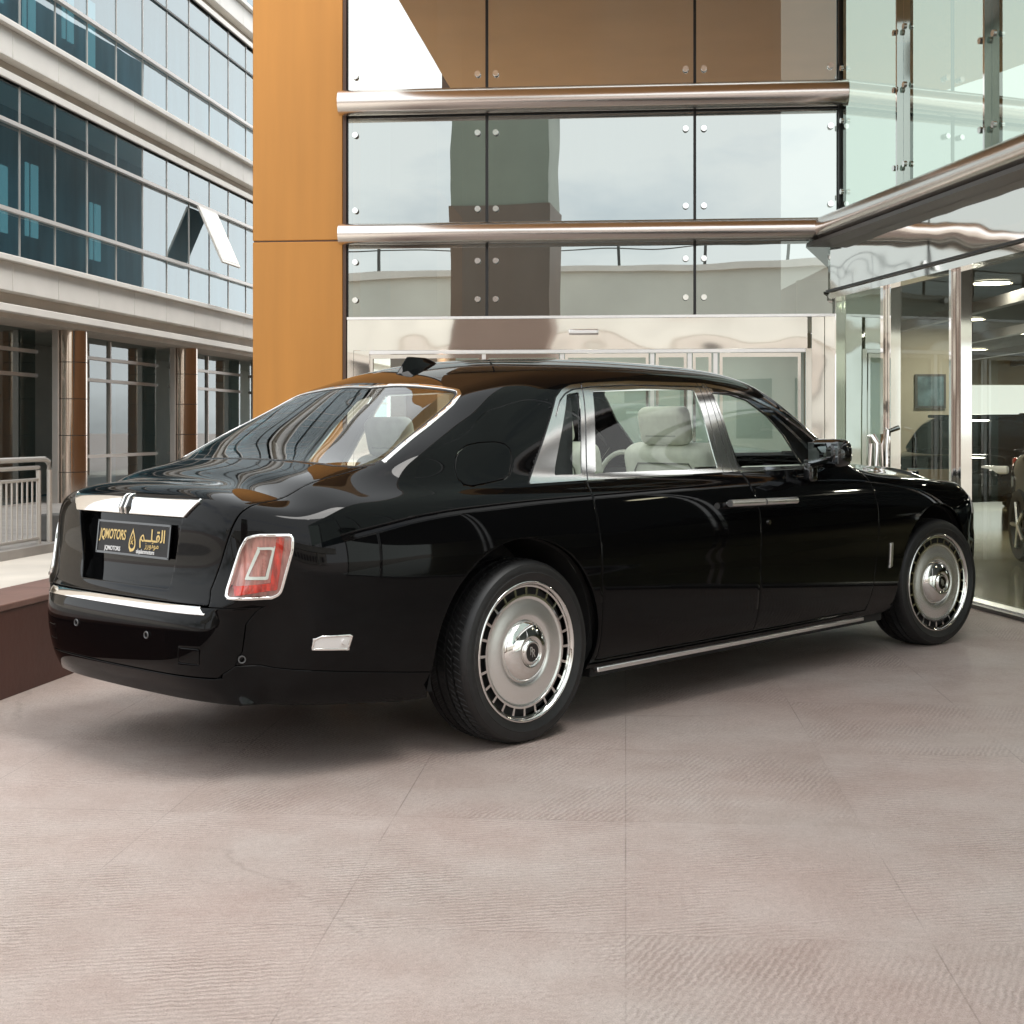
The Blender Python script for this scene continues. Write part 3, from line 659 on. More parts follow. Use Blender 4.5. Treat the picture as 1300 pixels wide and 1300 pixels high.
# parcel shelf, headliner, floor, door cards, dashboard, pillars inside
MB().box(-.74, .42, -.62, .62, 1.10, 1.125).build('parcel_shelf', m_dark_in, car)
MB().box(.1, 3.0, -.80, .80, .34, .37).build('cabin_floor', m_dark_in, car)
dash = rbox('dashboard', (2.72, 0, 1.00), (.46, 1.50, .20), m_dark_in, car, r=.07)
rbox('dashboard_trim', (2.50, 0, .97), (.05, 1.45, .10), m_leather, car, r=.02)
sw = MB(); sw.path([(2.36+.05*cos(t)*.5, .42+.185*sin(t), 1.02+.185*cos(t)) for t in np.linspace(0, 2*pi, 33)], .016, 8).tube((2.37, .42, 1.02), (2.52, .42, .98), .05)
sw.build('steering_wheel', m_leather, car, True)
for sd in (-1, 1):
    MB().box(.52, 2.62, sd*.845-.02, sd*.845+.02, .40, 1.095).build('door_trim', m_leather, car, bevel=.01); MB().box(1.80, 2.66, sd*.852-.016, sd*.852+.016, 1.098, 1.150).build('door_capping', m_leather, car, bevel=.008)
    MB().box(1.50, 1.70, sd*.77-.012, sd*.77+.012, 1.09, 1.15).build('pillar_trim', m_dark_in, car)
MB().box(.62, .80, -.13, .13, .50, .92).build('armrest', m_leather, car, bevel=.03)

# ================================================================ setting
def node_ground():
    m = bpy.data.materials.new('paving'); m.use_nodes = True; n = m.node_tree.nodes; L = m.node_tree.links; b = n['Principled BSDF']
    t = n.new('ShaderNodeTexCoord')
    def noise(scale, det, st=(1, 1, 1), rot=0, rough=.55):
        mp = n.new('ShaderNodeMapping'); mp.inputs['Scale'].default_value = st; mp.inputs['Rotation'].default_value = (0, 0, rot)
        z = n.new('ShaderNodeTexNoise'); z.inputs['Scale'].default_value = scale; z.inputs['Detail'].default_value = det; z.inputs['Roughness'].default_value = rough
        L.new(t.outputs['Object'], mp.inputs[0]); L.new(mp.outputs[0], z.inputs['Vector']); return z
    def ramp(src, p0, c0, p1, c1):
        r = n.new('ShaderNodeValToRGB'); r.color_ramp.elements[0].position = p0; r.color_ramp.elements[0].color = (*c0, 1)
        r.color_ramp.elements[1].position = p1; r.color_ramp.elements[1].color = (*c1, 1); L.new(src.outputs[0], r.inputs[0]); return r
    def mix(a, c, f, mode='MULTIPLY'):
        x = n.new('ShaderNodeMixRGB'); x.blend_type = mode; x.inputs['Fac'].default_value = f; L.new(a.outputs[0], x.inputs['Color1']); L.new(c.outputs[0], x.inputs['Color2']); return x
    base = ramp(noise(.55, 6), .32, (.510, .425, .392), .68, (.605, .545, .515))
    # slabs: tone and combing direction change from one to the next
    def brick(c1, c2, mo, ms):
        br = n.new('ShaderNodeTexBrick'); br.inputs['Scale'].default_value = 1; br.offset = 0; br.inputs['Brick Width'].default_value = .80; br.inputs['Row Height'].default_value = 1.09
        br.inputs['Mortar Size'].default_value = ms; br.inputs['Mortar Smooth'].default_value = .2
        for k_, v_ in (('Color1', c1), ('Color2', c2), ('Mortar', mo)): br.inputs[k_].default_value = (*v_, 1)
        mp = n.new('ShaderNodeMapping'); mp.inputs['Rotation'].default_value = (0, 0, radians(4.6)); mp.inputs['Location'].default_value = (0, -.50, 0)
        L.new(t.outputs['Object'], mp.inputs[0]); L.new(mp.outputs[0], br.inputs['Vector']); return br
    sel_ = ramp(brick((0, 0, 0), (1, 1, 1), (.5, .5, .5), 0), .48, (0, 0, 0), .52, (1, 1, 1))
    def comb(rot, sc_):
        mp = n.new('ShaderNodeMapping'); mp.inputs['Rotation'].default_value = (0, 0, rot); wv = n.new('ShaderNodeTexWave'); wv.wave_type = 'BANDS'
        wv.inputs['Scale'].default_value = sc_; wv.inputs['Distortion'].default_value = 6; wv.inputs['Detail'].default_value = 4; wv.inputs['Detail Scale'].default_value = 1.6; wv.inputs['Detail Roughness'].default_value = .7
        L.new(t.outputs['Object'], mp.inputs[0]); L.new(mp.outputs[0], wv.inputs['Vector']); return wv
    ca, cb = comb(radians(80), 13), comb(radians(25), 15)
    cmx = n.new('ShaderNodeMixRGB'); L.new(sel_.outputs[0], cmx.inputs['Fac']); L.new(ca.outputs['Color'], cmx.inputs['Color1']); L.new(cb.outputs['Color'], cmx.inputs['Color2'])
    pm_ = ramp(noise(1.6, 5, rough=.7), .40, (0, 0, 0), .64, (1, 1, 1))
    cm2 = n.new('ShaderNodeMixRGB'); cm2.inputs['Color1'].default_value = (.5, .5, .5, 1); L.new(pm_.outputs[0], cm2.inputs['Fac']); L.new(cmx.outputs[0], cm2.inputs['Color2'])
    combc = ramp(cm2, .0, (.78, .755, .735), 1.0, (1.12, 1.12, 1.12))
    fine = ramp(noise(240, 4, rough=.8), .36, (.64, .62, .60), .62, (1.12, 1.11, 1.10))
    med = ramp(noise(48, 7, rough=.75), .34, (.78, .76, .745), .62, (1.06, 1.05, 1.05))
    pits = ramp(noise(95, 5, rough=.75), .33, (.50, .47, .45), .40, (1, 1, 1))
    bl = ramp(noise(3.6, 8, rough=.75), .40, (.87, .845, .83), .60, (1.02, 1.02, 1.02))
    tint = ramp(noise(.9, 5, rough=.6), .38, (1.0, .96, .95), .62, (.97, .985, .985))
    c = mix(base, combc, .9); c = mix(c, tint, 1); c = mix(c, fine, .85); c = mix(c, med, .7); c = mix(c, pits, .8); c = mix(c, bl, .7)
    c = mix(c, brick((1, 1, 1), (.93, .92, .91), (.95, .95, .95), 0), .9)
    # hairline cracks, broken up along their length
    vo = n.new('ShaderNodeTexVoronoi'); vo.feature = 'DISTANCE_TO_EDGE'; vo.inputs['Scale'].default_value = .33
    wz = noise(2.2, 4); wm = n.new('ShaderNodeMixRGB'); wm.inputs['Fac'].default_value = .22; L.new(t.outputs['Object'], wm.inputs['Color1']); L.new(wz.outputs['Color'], wm.inputs['Color2']); L.new(wm.outputs[0], vo.inputs['Vector'])
    cr = ramp(vo, .0, (.55, .52, .50), .0030, (1, 1, 1)); cm = ramp(noise(.9, 3), .50, (0, 0, 0), .56, (1, 1, 1))
    cx = n.new('ShaderNodeMixRGB'); cx.inputs['Color1'].default_value = (1, 1, 1, 1); L.new(cm.outputs[0], cx.inputs['Fac']); L.new(cr.outputs[0], cx.inputs['Color2']); c = mix(c, cx, .35)
    # slab joints
    br = brick((1, 1, 1), (1, 1, 1), (.42, .40, .38), .0024)
    jm = ramp(noise(1.3, 4), .42, (.12, .12, .12), .62, (.75, .75, .75))
    jx = n.new('ShaderNodeMixRGB'); jx.inputs['Color1'].default_value = (.97, .965, .96, 1); L.new(jm.outputs[0], jx.inputs['Fac']); L.new(br.outputs['Color'], jx.inputs['Color2'])
    c = mix(c, jx, .9)
    L.new(c.outputs[0], b.inputs['Base Color'])
    rr = ramp(noise(1.4, 4), .3, (.42, .42, .42), .7, (.60, .60, .60)); L.new(rr.outputs[0], b.inputs['Roughness'])
    bz2 = noise(60, 7, rough=.8)
    ad = n.new('ShaderNodeMath'); ad.operation = 'ADD'; L.new(cm2.outputs[0], ad.inputs[0]); L.new(bz2.outputs['Fac'], ad.inputs[1])
    bp = n.new('ShaderNodeBump'); bp.inputs['Strength'].default_value = .7; bp.inputs['Distance'].default_value = .006
    L.new(ad.outputs[0], bp.inputs['Height']); L.new(bp.outputs[0], b.inputs['Normal'])
    return m
m_ground = node_ground()
m_street = M('street_paving', (.62, .57, .50), .7, noise=(1.2, .12), bump=(60, .05))
tag(MB().add([(-260, -260, 0), (260, -260, 0), (260, 400, 0), (-260, 400, 0)], [(0, 1, 2, 3)]).build('ground', m_ground), kind='structure')
# street beyond the low wall: wall line and left-hand direction
sdir = Vector((.151, .9885, 0)); sn = Vector((-.9885, .151, 0))
wp = lambda a, b, z=0: tuple(Vector((-2.53, 6.99, 0))+sdir*a+sn*b+Vector((0, 0, z)))     # a along the wall, b away from the car
tag(MB().add([wp(-12, .38, .004), wp(60, .38, .004), wp(60, 40, .004), wp(-12, 40, .004)], [(0, 1, 2, 3)]).build('street', m_street), kind='structure')
m_wallbrown = M('brown_stone', (.062, .021, .014), .5, noise=(3, .22, 5, (1, 1, .4)), bump=(25, .03))
m_coping = M('coping_stone', (.16, .085, .066), .45, noise=(5, .15), bump=(30, .03))
m_black0 = M('joint_shadow', (.02, .015, .013), .8)
lw = empty('low_wall', wp(-10, 0)); 
def wbox(a0, a1, b0, b1, z0, z1, mb=None):
    mb = mb or MB(); V = [wp(a, b, z) for z in (z0, z1) for b in (b0, b1) for a in (a0, a1)]
    return mb.add(V, [(0, 1, 3, 2), (4, 6, 7, 5), (0, 4, 5, 1), (2, 3, 7, 6), (0, 2, 6, 4), (1, 5, 7, 3)])
def wchild(mb, name, mat, par, **k):
    o = mb.build(name, mat, None, fix=True, **k); o.parent = par; o.matrix_parent_inverse = Matrix.Translation(par.location).inverted() if par.type == 'EMPTY' and tuple(par.rotation_euler) == (0, 0, 0) else Matrix(); return o
wf_ = MB()
for k in range(16): wbox(-12+k*1.162+.0025, -12+(k+1)*1.162-.0025, .008, .37, 0, .440, wf_)
wchild(wf_, 'wall_face', m_wallbrown, lw, bevel=.003); wchild(wbox(-12, 6.58, .02, .36, .0, .43), 'wall_core', m_black0, lw)
cop = MB()
for k in range(16): wbox(-12+k*1.162+.002, -12+(k+1)*1.162-.002, 0, .38, .440, .474, cop)
wchild(cop, 'coping', m_coping, lw, bevel=.006)
tag(lw, 'low dark brown stone wall with lighter coping at the left edge behind the car tail', 'wall')

# ---------------- street railing on its kerb
m_rail = M('painted_rail', (.55, .52, .48), .4, .6)
m_kerb = M('dark_kerb', (.10, .095, .09), .6, noise=(8, .2))
kb = wbox(-6, 30, 3.72, 9.0, .004, .10).build('pavement', M('pavement_stone', (.30, .28, .26), .7, noise=(3, .15)), fix=True); tag(kb, kind='structure')
fe = empty('street_railing', wp(7, 3.85, .1))
fx = lambda a, z: wp(a, 3.85, z)
rl = MB(); A0, A1 = 5.2, 8.12
m1 = MB().path([fx(A0, 1.02), fx(A1-.12, 1.02), fx(A1-.03, .99), fx(A1, .90), fx(A1, .10)], .030, 10); wchild(m1, 'handrail', m_rail, fe, smooth=True)
for z_, r_ in ((.93, .022), (.80, .018), (.16, .020)): wchild(MB().tube(fx(A0, z_), fx(A1-.25, z_), r_, 8), 'rail', m_rail, fe, smooth=True)
a = A0
while a < A1-.25:
    wchild(MB().tube(fx(a, .16), fx(a, .80), .011, 6), 'baluster', m_rail, fe, smooth=True); a += .11
for a in (A0+.2, 6.55, A1-.25): wchild(MB().tube(fx(a, .10), fx(a, .90), .028, 8), 'post', m_rail, fe, smooth=True)
tag(fe, 'pale metal street railing with upright balusters at the far left', 'railing')
bx = empty('kerb_box', wp(8.35, 3.9, .1))
wchild(wbox(8.22, 8.50, 3.76, 4.02, .10, .40), 'box', m_kerb, bx, bevel=.02)
wchild(MB().path([wp(8.5, 3.9, .42), wp(8.55, 3.6, .43), wp(8.5, 3.35, .38), wp(8.4, 3.25, .22), wp(8.3, 3.3, .16), wp(8.1, 3.5, .14)], .024, 10), 'guard_pipe', m_rail, bx, smooth=True)
tag(bx, 'small dark kerb box with a curved pale guard pipe next to the railing', 'bollard')

# ---------------- office building across the street (local x along the facade, y inward)
off = empty('office_building', (-6.99, 24, 0), atan2(.9904, .1382))
tag(off, 'cream stone office building with teal ribbon windows and metal clad columns across the street', 'building')
m_stone = M('pale_cladding', (.86, .825, .765), .55, noise=(1.5, .05), bump=(40, .02))
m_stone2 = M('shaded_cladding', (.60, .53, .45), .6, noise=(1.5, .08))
m_frame = M('window_frame', (.60, .56, .52), .35, .5)
m_framep = M('pale_rail', (.74, .70, .66), .35, .3)
m_frame_d = M('dark_frame', (.09, .085, .08), .4, .3)
m_offglass = glass('office_glass', (.42, .58, .63), .20, (.92, 1.0, 1.02), bump=(.5, .03, (1, 1, .4)), f0=1.6)
m_offglass2 = glass('shopfront_glass', (.30, .40, .42), .12, (.95, 1, 1), bump=(.5, .02, (1, 1, .4)), f0=1.55)
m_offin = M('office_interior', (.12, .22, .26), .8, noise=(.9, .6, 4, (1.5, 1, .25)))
m_far_glow = M('far_daylight', (.2, .4, .42), .7, emit=((.20, .42, .46), .26))  # strips that glow in place of daylight from far-side windows
m_blindp = M('pale_blind', (.60, .62, .62), .7)
X0, X1 = -12, 26
def ob(x0, x1, y0, y1, z0, z1, name, mat, par=off, **k): return MB().box(x0, x1, y0, y1, z0, z1).build(name, mat, par, **k)
# horizontal stone bands; local y<0 is towards the street
def bands(zb, first=False):
    # zb: sill level of the storey above
    ob(X0, X1, -.06, 3, zb-.09, zb, 'sill_band', m_stone, bevel=.01)
    g_ = MB(); x = X0
    while x < X1: g_.box(x+.006, x+1.494, .03, 3, zb-.52, zb-.093); x += 1.5
    g_.build('cladding_panel', m_stone, off, bevel=.008)
    ob(X0, X1, .22, 3, zb-.70, zb-.523, 'recess_band', m_stone2)
    ob(X0, X1, .08, 3, zb-.82, zb-.703, 'lower_ledge', m_stone, bevel=.01)
for zb in (3.92, 7.38, 10.86, 14.3): bands(zb)
ob(X0, X1, .22, 3, 3.02, 3.097, 'soffit', m_stone2)
# windows of the two upper storeys
nb = 0
for (z0, z1, tr) in ((3.92, 6.56, (4.62, 5.93)), (7.38, 10.04, (8.23, 9.45)), (10.86, 13.48, (11.7, 12.9))):
    for k in range(-8, 20):
        xa = -2.55+1.178*k; xb = xa+1.178
        if xa > X1-2 or xa < X0: continue
        vis = xa < 12.5 and z0 < 10.5
        wdw = MB().box(xa-.010, xa+.010, .145, .175, z0, z1).build('window', m_frame, off)
        MB().add([(xa, .16, z0), (xb, .16, z0), (xb, .16, z1), (xa, .16, z1)], [(0, 1, 2, 3)]).build('pane', m_offglass, wdw)
        for q_, z in enumerate(tr): MB().box(xa-.0, xb-.0, (.06 if z < 8.5 else .12), .144, z-(.030 if z < 8.5 else .018), z+(.030 if z < 8.5 else .018)).build('transom', m_framep if z < 8.5 else m_frame_d, wdw)
        rr_ = random.Random(k*7+int(z0)*3)
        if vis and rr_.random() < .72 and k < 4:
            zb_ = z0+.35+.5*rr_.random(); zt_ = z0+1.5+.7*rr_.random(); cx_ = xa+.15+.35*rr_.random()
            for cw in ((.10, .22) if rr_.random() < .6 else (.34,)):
                MB().box(cx_, cx_+cw, .80, .83, zb_, zt_).build('far_window_glow', m_far_glow, wdw); cx_ += cw+.10
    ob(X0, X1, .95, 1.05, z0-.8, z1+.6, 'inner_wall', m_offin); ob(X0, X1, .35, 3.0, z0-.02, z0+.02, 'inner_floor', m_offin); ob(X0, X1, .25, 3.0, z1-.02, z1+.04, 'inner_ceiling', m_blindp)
    ob(X0, X1, .12, .25, z1, z1+.07, 'head_frame', m_frame_d)
# top-hung window pushed open
aw = MB(); aw.box(-.55, .55, -.02, .02, -1.25, 0)
awo = aw.build('open_window', m_stone, off); awo.location = (5.29, .05, 5.88); awo.rotation_euler = (radians(-24), 0, 0)
MB().add([(-.48, -.025, -1.18), (.48, -.025, -1.18), (.48, -.025, -.06), (-.48, -.025, -.06)], [(0, 1, 2, 3)]).build('pane', glass('open_window_glass', (.5, .5, .5), .75, (.95, .97, .97)), awo)
# ground floor: glazing set back between round clad columns
m_colclad = M('column_cladding', (.72, .62, .54), .13, 1.0, noise=(1.2, .25, 3, (1, 1, .3)), bump=(1.2, .25, 2, (1, 1, .35)))
for k in range(-2, 5):
    cx_ = 0.0+5.25*k
    cl = MB(); z = 0
    for zz in (0, .62, 1.24, 1.86, 2.48):
        cl.tube((cx_, .55, zz+.006), (cx_, .55, min(zz+.614, 3.09)), .285, 36)
    co = cl.build('round_column', m_colclad, off, True, ang=50)
    jr = MB()
    for zz in (.62, 1.24, 1.86, 2.48): jr.tube((cx_, .55, zz-.006), (cx_, .55, zz+.006), .279, 28)
    jr.build('column_joint', m_frame_d, co)
    MB().box(cx_-.36, cx_-.30, .60, .70, 0, 3.02).box(cx_+.30, cx_+.36, .60, .70, 0, 3.02).build('bay_frame', m_frame, off)
    xa, xb = cx_+.36, cx_+5.25-.36
    wdw = MB().box(xa, xb, .95, 1.05, 2.62, 2.68).box(xa, xb, .95, 1.05, 2.22, 2.28).box(xa, xb, .95, 1.05, .82, .88).box(xa, xb, .95, 1.05, .02, .12).box(xa+2.2, xa+2.25, .96, 1.04, .12, 3.0).build('shopfront', m_frame, off)
    MB().add([(xa, 1.0, .1), (xb, 1.0, .1), (xb, 1.0, 3.02), (xa, 1.0, 3.02)], [(0, 1, 2, 3)]).build('pane', m_offglass2, wdw)
    if k == 0: MB().box(xa+2.6, xa+3.9, 1.6, 1.63, .1, 2.6).build('blind', m_blindp, wdw)
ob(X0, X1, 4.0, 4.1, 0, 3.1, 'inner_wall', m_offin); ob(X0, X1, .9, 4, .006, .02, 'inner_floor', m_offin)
ob(X0, X1, 3.2, 14, 0, 15.2, 'core', m_stone2)

# ---------------- showroom: orange column, glass front, right wing (facade frame: x along, y inward)
RZ = atan2(-.0924, .9957)
show = empty('showroom_building', (-1.675, 14.15, 0), RZ)
tag(show, 'glass fronted car showroom with chrome rails, sliding entrance door and glazed right wing', 'building')
m_orange = M('orange_panel', (.56, .245, .050), .36, .25, noise=(3, .08, 5, (1.6, 1, .12)), bump=(.9, .05, 2))
m_orange_d = M('brown_edge', (.10, .055, .035), .4, .2)
m_fglass = glass('facade_glass', (.36, .40, .36), .74, (.48, .505, .485), bump=(.55, .03, (1, 1, 1.6)), f0=1.5)
m_fglass_top = glass('upper_facade_glass', (.36, .40, .36), .82, (.78, .78, .74), bump=(.55, .03, (1, 1, 1.6)), f0=1.5)  # same glass, mirror strengthened so the soffit reflection comes out brighter
m_wglass = glass('wing_glass', (.50, .60, .52), .46, (.60, .67, .61), bump=(.5, .02, (1, 1, 1)), f0=1.5)
m_lglass = glass('lobby_glass', (.80, .88, .83), .14, (.88, .93, .92), bump=(.5, .02, (1, 1, 1)), f0=1.5)
m_dglass = glass('door_glass', (.84, .89, .83), .0, (.9, 1, .94), bump=(.5, .012, (1, 1, 1)), f0=1.32)
m_gglass = glass('green_panel_glass', (.42, .56, .46), .30, (.85, .98, .90), bump=(.9, .07, (1, 1, .8)), f0=1.5)
m_pol = M('polished_steel', (.86, .84, .81), .05, 1., bump=(1.2, .19, .8, (1, 1, 1.4)))
m_pipe = M('steel_pipe', (.80, .755, .72), .22, 1., bump=(3, .03, 2, (.3, 1, 1)))
m_black = M('black_gasket', (.012, .012, .012), .4)
m_bolt = M('bolt_steel', (.9, .9, .88), .12, .9)
def sb(x0, x1, y0, y1, z0, z1, name, mat, par=None, **k): return MB().box(x0, x1, y0, y1, z0, z1).build(name, mat, par or show, **k)
# free-standing orange pier
pier = empty('orange_pier', (-1.675, 14.15, 0), RZ); tag(pier, 'tall square orange clad column at the left end of the glass front', 'column')
za = [0, 3.23, 6.46, 9.0]
for z0, z1 in zip(za[:-1], za[1:]): sb(-.930, -.012, -.05, .85, z0+.006, z1-.006, 'cladding_panel', m_orange, pier, bevel=.008)
sb(-.92, -.02, -.04, .84, 0, 9, 'core', m_orange_d, pier); sb(-.011, .022, -.045, .3, 0, 9, 'edge_strip', m_orange_d, pier)
m_room_f = M('lobby_floor', (.5, .47, .42), .2)
# glass grid
cols_ = [(.036, 1.417), (1.447, 3.466), (3.493, 4.862)]
rows_ = [(2.465, 3.185), (3.36, 4.455), (4.70, 6.3), (6.34, 8.6)]
for (x0, x1) in cols_:
    for (z0, z1) in rows_:
        p = MB().add([(x0, 0, z0), (x1, 0, z0), (x1, 0, z1), (x0, 0, z1)], [(0, 1, 2, 3)]).build('glass_panel', m_fglass if z0 < 4.6 else m_fglass_top, show)
        for bx_ in (x0+.075, x1-.075):
            for bz_ in (z0+.17, z1-.17):
                MB().tube((bx_, -.045, bz_), (bx_, -.018, bz_), .028, 14, r1=.030).tube((bx_, -.018, bz_), (bx_, .03, bz_), .012, 8).build('glass_bolt', m_bolt, p, True)
for x in (1.432, 3.4795): sb(x-.014, x+.014, -.012, .10, 2.465, 9, 'mullion', m_black)
sb(.022, .036, -.012, .10, 2.465, 9, 'mullion', m_black); sb(4.862, 4.885, -.03, .10, 3.2, 9, 'mullion', m_black)
for z in (3.20, 4.47): 
    sb(.022, 4.87, -.01, .09, z-.012, z+.014, 'gasket', m_black)
# horizontal tubes
def fpt(x, y, z): return (x, y, z)
MB().tube((-.02, -.16, 3.275), (4.82, -.16, 3.275), .105, 40).build('rail_tube', m_pipe, show, True)
MB().tube((-.02, -.16, 4.575), (4.93, -.16, 4.575), .125, 40).build('rail_tube', m_pipe, show, True)
# polished band over the door and the door frame
sb(.10, 4.56, -.06, .02, 2.13, 2.435, 'door_fascia', m_pol); sb(.036, 4.86, -.075, .02, 2.437, 2.462, 'fascia_trim', m_satin)
sb(.036, .098, -.05, .02, 0, 2.435, 'side_panel', m_pol); sb(.10, .255, -.045, .02, 0, 2.128, 'side_panel', m_pol)
sb(4.545, 4.60, -.07, .02, 0, 2.128, 'door_post', m_chrome); sb(4.602, 4.72, -.06, .02, 0, 2.435, 'side_panel', m_pol); sb(4.724, 4.868, -.09, .02, 0, 2.435, 'side_panel', m_pol)
sb(4.83, 4.90, -.11, -.04, 2.47, 3.16, 'corner_post', m_satin)
sb(.258, 4.543, -.055, .03, 2.095, 2.128, 'door_head', m_satin)
sen = sb(2.25, 2.54, -.13, -.062, 2.275, 2.325, 'door_sensor', m_satin, bevel=.01)
for (x0, x1, nm) in ((.262, 1.385, 'fixed_panel'), (1.425, 2.15, 'sliding_door'), (2.21, 3.03, 'sliding_door'), (3.10, 3.40, 'fixed_panel'), (3.46, 3.64, 'fixed_panel'), (3.72, 4.50, 'fixed_panel')):
    d_ = MB().box(x0, x0+.028, -.03, .02, .02, 2.09).box(x1-.028, x1, -.03, .02, .02, 2.09).box(x0+.028, x1-.028, -.03, .02, .02, .09).box(x0+.028, x1-.028, -.03, .02, 2.05, 2.09).build(nm, m_chrome, show)
    MB().add([(x0+.028, -.005, .09), (x1-.028, -.005, .09), (x1-.028, -.005, 2.05), (x0+.028, -.005, 2.05)], [(0, 1, 2, 3)]).build('pane', m_lglass, d_)
for x in (1.405, 2.18, 3.065, 3.43, 3.68): sb(x-.02, x+.02, -.02, .01, .02, 2.09, 'door_post', m_satin)
sb(.30, .80, .9, 25.5, 0, 3.9, 'side_wall', M('added_wall_brown', (.34, .17, .08), .5, noise=(.6, .08))); sb(.30, .80, .9, 25.5, 3.91, 12, 'side_wall', M('added_wall_dark', (.035, .085, .10), .3, noise=(.6, .2)))  # added wall, toned for its mirror image in the office glass and columns
# room behind the front
m_room = M('showroom_wall', (.46, .43, .33), .7, noise=(.8, .06))
m_yel = M('yellow_wall', (.46, .42, .32), .7, noise=(.8, .05))
m_ceil = M('dark_ceiling', (.03, .032, .034), .8, noise=(2, .3))
m_floorin = M('polished_floor', (.36, .32, .20), .12, noise=(1.2, .08), bump=(2, .01))
sb(-.8, 4.6, 3.0, 3.1, 2.5, 9, 'inner_wall', m_offin); sb(.1, 4.8, 2.4, 2.5, .02, 2.44, 'inner_wall', M('lobby_wall', (.36, .42, .40), .6, noise=(.7, .08))); sb(.03, 4.9, .2, 2.4, 2.445, 2.46, 'lobby_ceiling', m_blindp); sb(.03, 4.9, .05, 2.5, .008, .018, 'lobby_floor', m_room_f)
# right wing: local x runs from the corner towards the camera, y outward-left
wing = empty('showroom_wing', (0, 0, 0)); wing.parent = show
show_m = Matrix.Translation((-1.675, 14.15, 0)) @ Matrix.Rotation(RZ, 4, 'Z')
wing_m = Matrix.Translation((3.17, 13.64, 0)) @ Matrix.Rotation(atan2(-.9894, .1455), 4, 'Z')   # x: along the wing, y: into the building
wing.matrix_local = show_m.inverted() @ wing_m
def wb(x0, x1, y0, y1, z0, z1, name, mat, par=None, **k): return MB().box(x0, x1, y0, y1, z0, z1).build(name, mat, par or wing, **k)
# upper glass of the wing, enlarged out of view to darken car and forecourt
for (x0, x1) in ((.03, 1.43), (1.46, 3.015), (3.045, 4.60), (4.63, 6.2), (6.23, 7.8), (7.83, 9.4), (9.43, 11.0), (11.03, 12.6), (12.63, 16), (16.03, 20)):
    p = MB().add([(x0, 0, 3.30), (x1, 0, 3.30), (x1, 0, 12), (x0, 0, 12)], [(0, 1, 2, 3)]).build('glass_panel', m_wglass, wing)
    for bx_ in (x0+.09, x1-.09):
        for bz_ in (3.62, 4.30, 4.80):
            MB().tube((bx_, -.045, bz_), (bx_, -.018, bz_), .026, 14).build('glass_bolt', m_bolt, p, True)
for x in (1.445, 3.03, 4.615, 6.215, 7.815, 9.415, 11.015, 12.615, 16.015): wb(x-.013, x+.013, -.06, .06, 3.3, 9, 'mullion', m_chrome); wb(x-.030, x-.0135, -.02, .10, 3.3, 9, 'mullion', m_black)
wb(-.01, .028, -.02, .05, 3.2, 9, 'mullion', m_black)
MB().tube((-.17, -.19, 3.275), (12.6, -.19, 3.275), .115, 40).build('rail_tube', m_pipe, wing, True)
MB().box(-.1, 12.6, -.30, -.05, 3.115, 3.150).build('ledge', m_frame_d, wing)
wb(.0, 12.6, -.10, .05, 2.690, 3.113, 'chrome_fascia', m_pol); wb(-.02, 12.6, -.14, .05, 2.665, 2.687, 'header_gasket', m_black); wb(.0, 12.6, -.11, .05, 2.60, 2.662, 'chrome_header', m_pol)
# lower wing: a green etched panel, then doors and shop windows
for (x0, x1, mt, nm) in ((.05, 1.14, m_gglass, 'green_panel'), (1.33, 2.50, m_dglass, 'glass_door'), (2.66, 4.3, m_dglass, 'shop_window'), (4.4, 6.0, m_dglass, 'shop_window'), (6.1, 8.0, m_dglass, 'shop_window'), (8.1, 10.2, m_dglass, 'shop_window'), (10.3, 12.5, m_dglass, 'shop_window')):
    fr_ = MB().box(x0-.03, x0, -.06, .03, 0, 2.6).box(x1, x1+.03, -.06, .03, 0, 2.6).build(nm, m_chrome, wing)
    MB().add([(x0, -.01, .03), (x1, -.01, .03), (x1, -.01, 2.60), (x0, -.01, 2.60)], [(0, 1, 2, 3)]).build('pane', mt, fr_)
    if nm == 'glass_door':
        MB().path([(x0+.10, -.03, .86), (x0+.10, -.12, .90), (x0+.10, -.13, 1.0), (x0+.10, -.13, 1.25), (x0+.10, -.12, 1.33), (x0+.10, -.03, 1.36)], .022, 10).build('door_handle', m_chrome, fr_, True)
MB().path([(1.02, -.05, .80), (1.02, -.11, .80), (1.02, -.11, 1.22), (1.05, -.13, 1.28), (1.12, -.13, 1.28), (1.15, -.11, 1.22), (1.15, -.11, .80)], .028, 12).build('door_handle', m_chrome, wing, True)
wb(1.175, 1.235, -.09, .04, 0, 2.6, 'door_post', m_pol); wb(1.24, 1.298, -.05, .04, 0, 2.6, 'door_post', m_chrome)
wb(2.535, 2.575, -.10, .04, 0, 2.6, 'door_post', m_chrome); wb(2.58, 2.625, -.06, .04, 0, 2.6, 'door_post', m_pol)
wb(.0, 12.6, -.16, .06, .004, .030, 'threshold', m_frame_d); wb(.0, 12.6, -.10, .02, .030, .042, 'threshold_trim', m_satin)
wb(.0, 20, 2.2, 2.3, 3.3, 12, 'upper_inner_wall', m_offin); wb(-.2, 20, .02, 4, 12.0, 12.3, 'wing_roof', m_stone2)
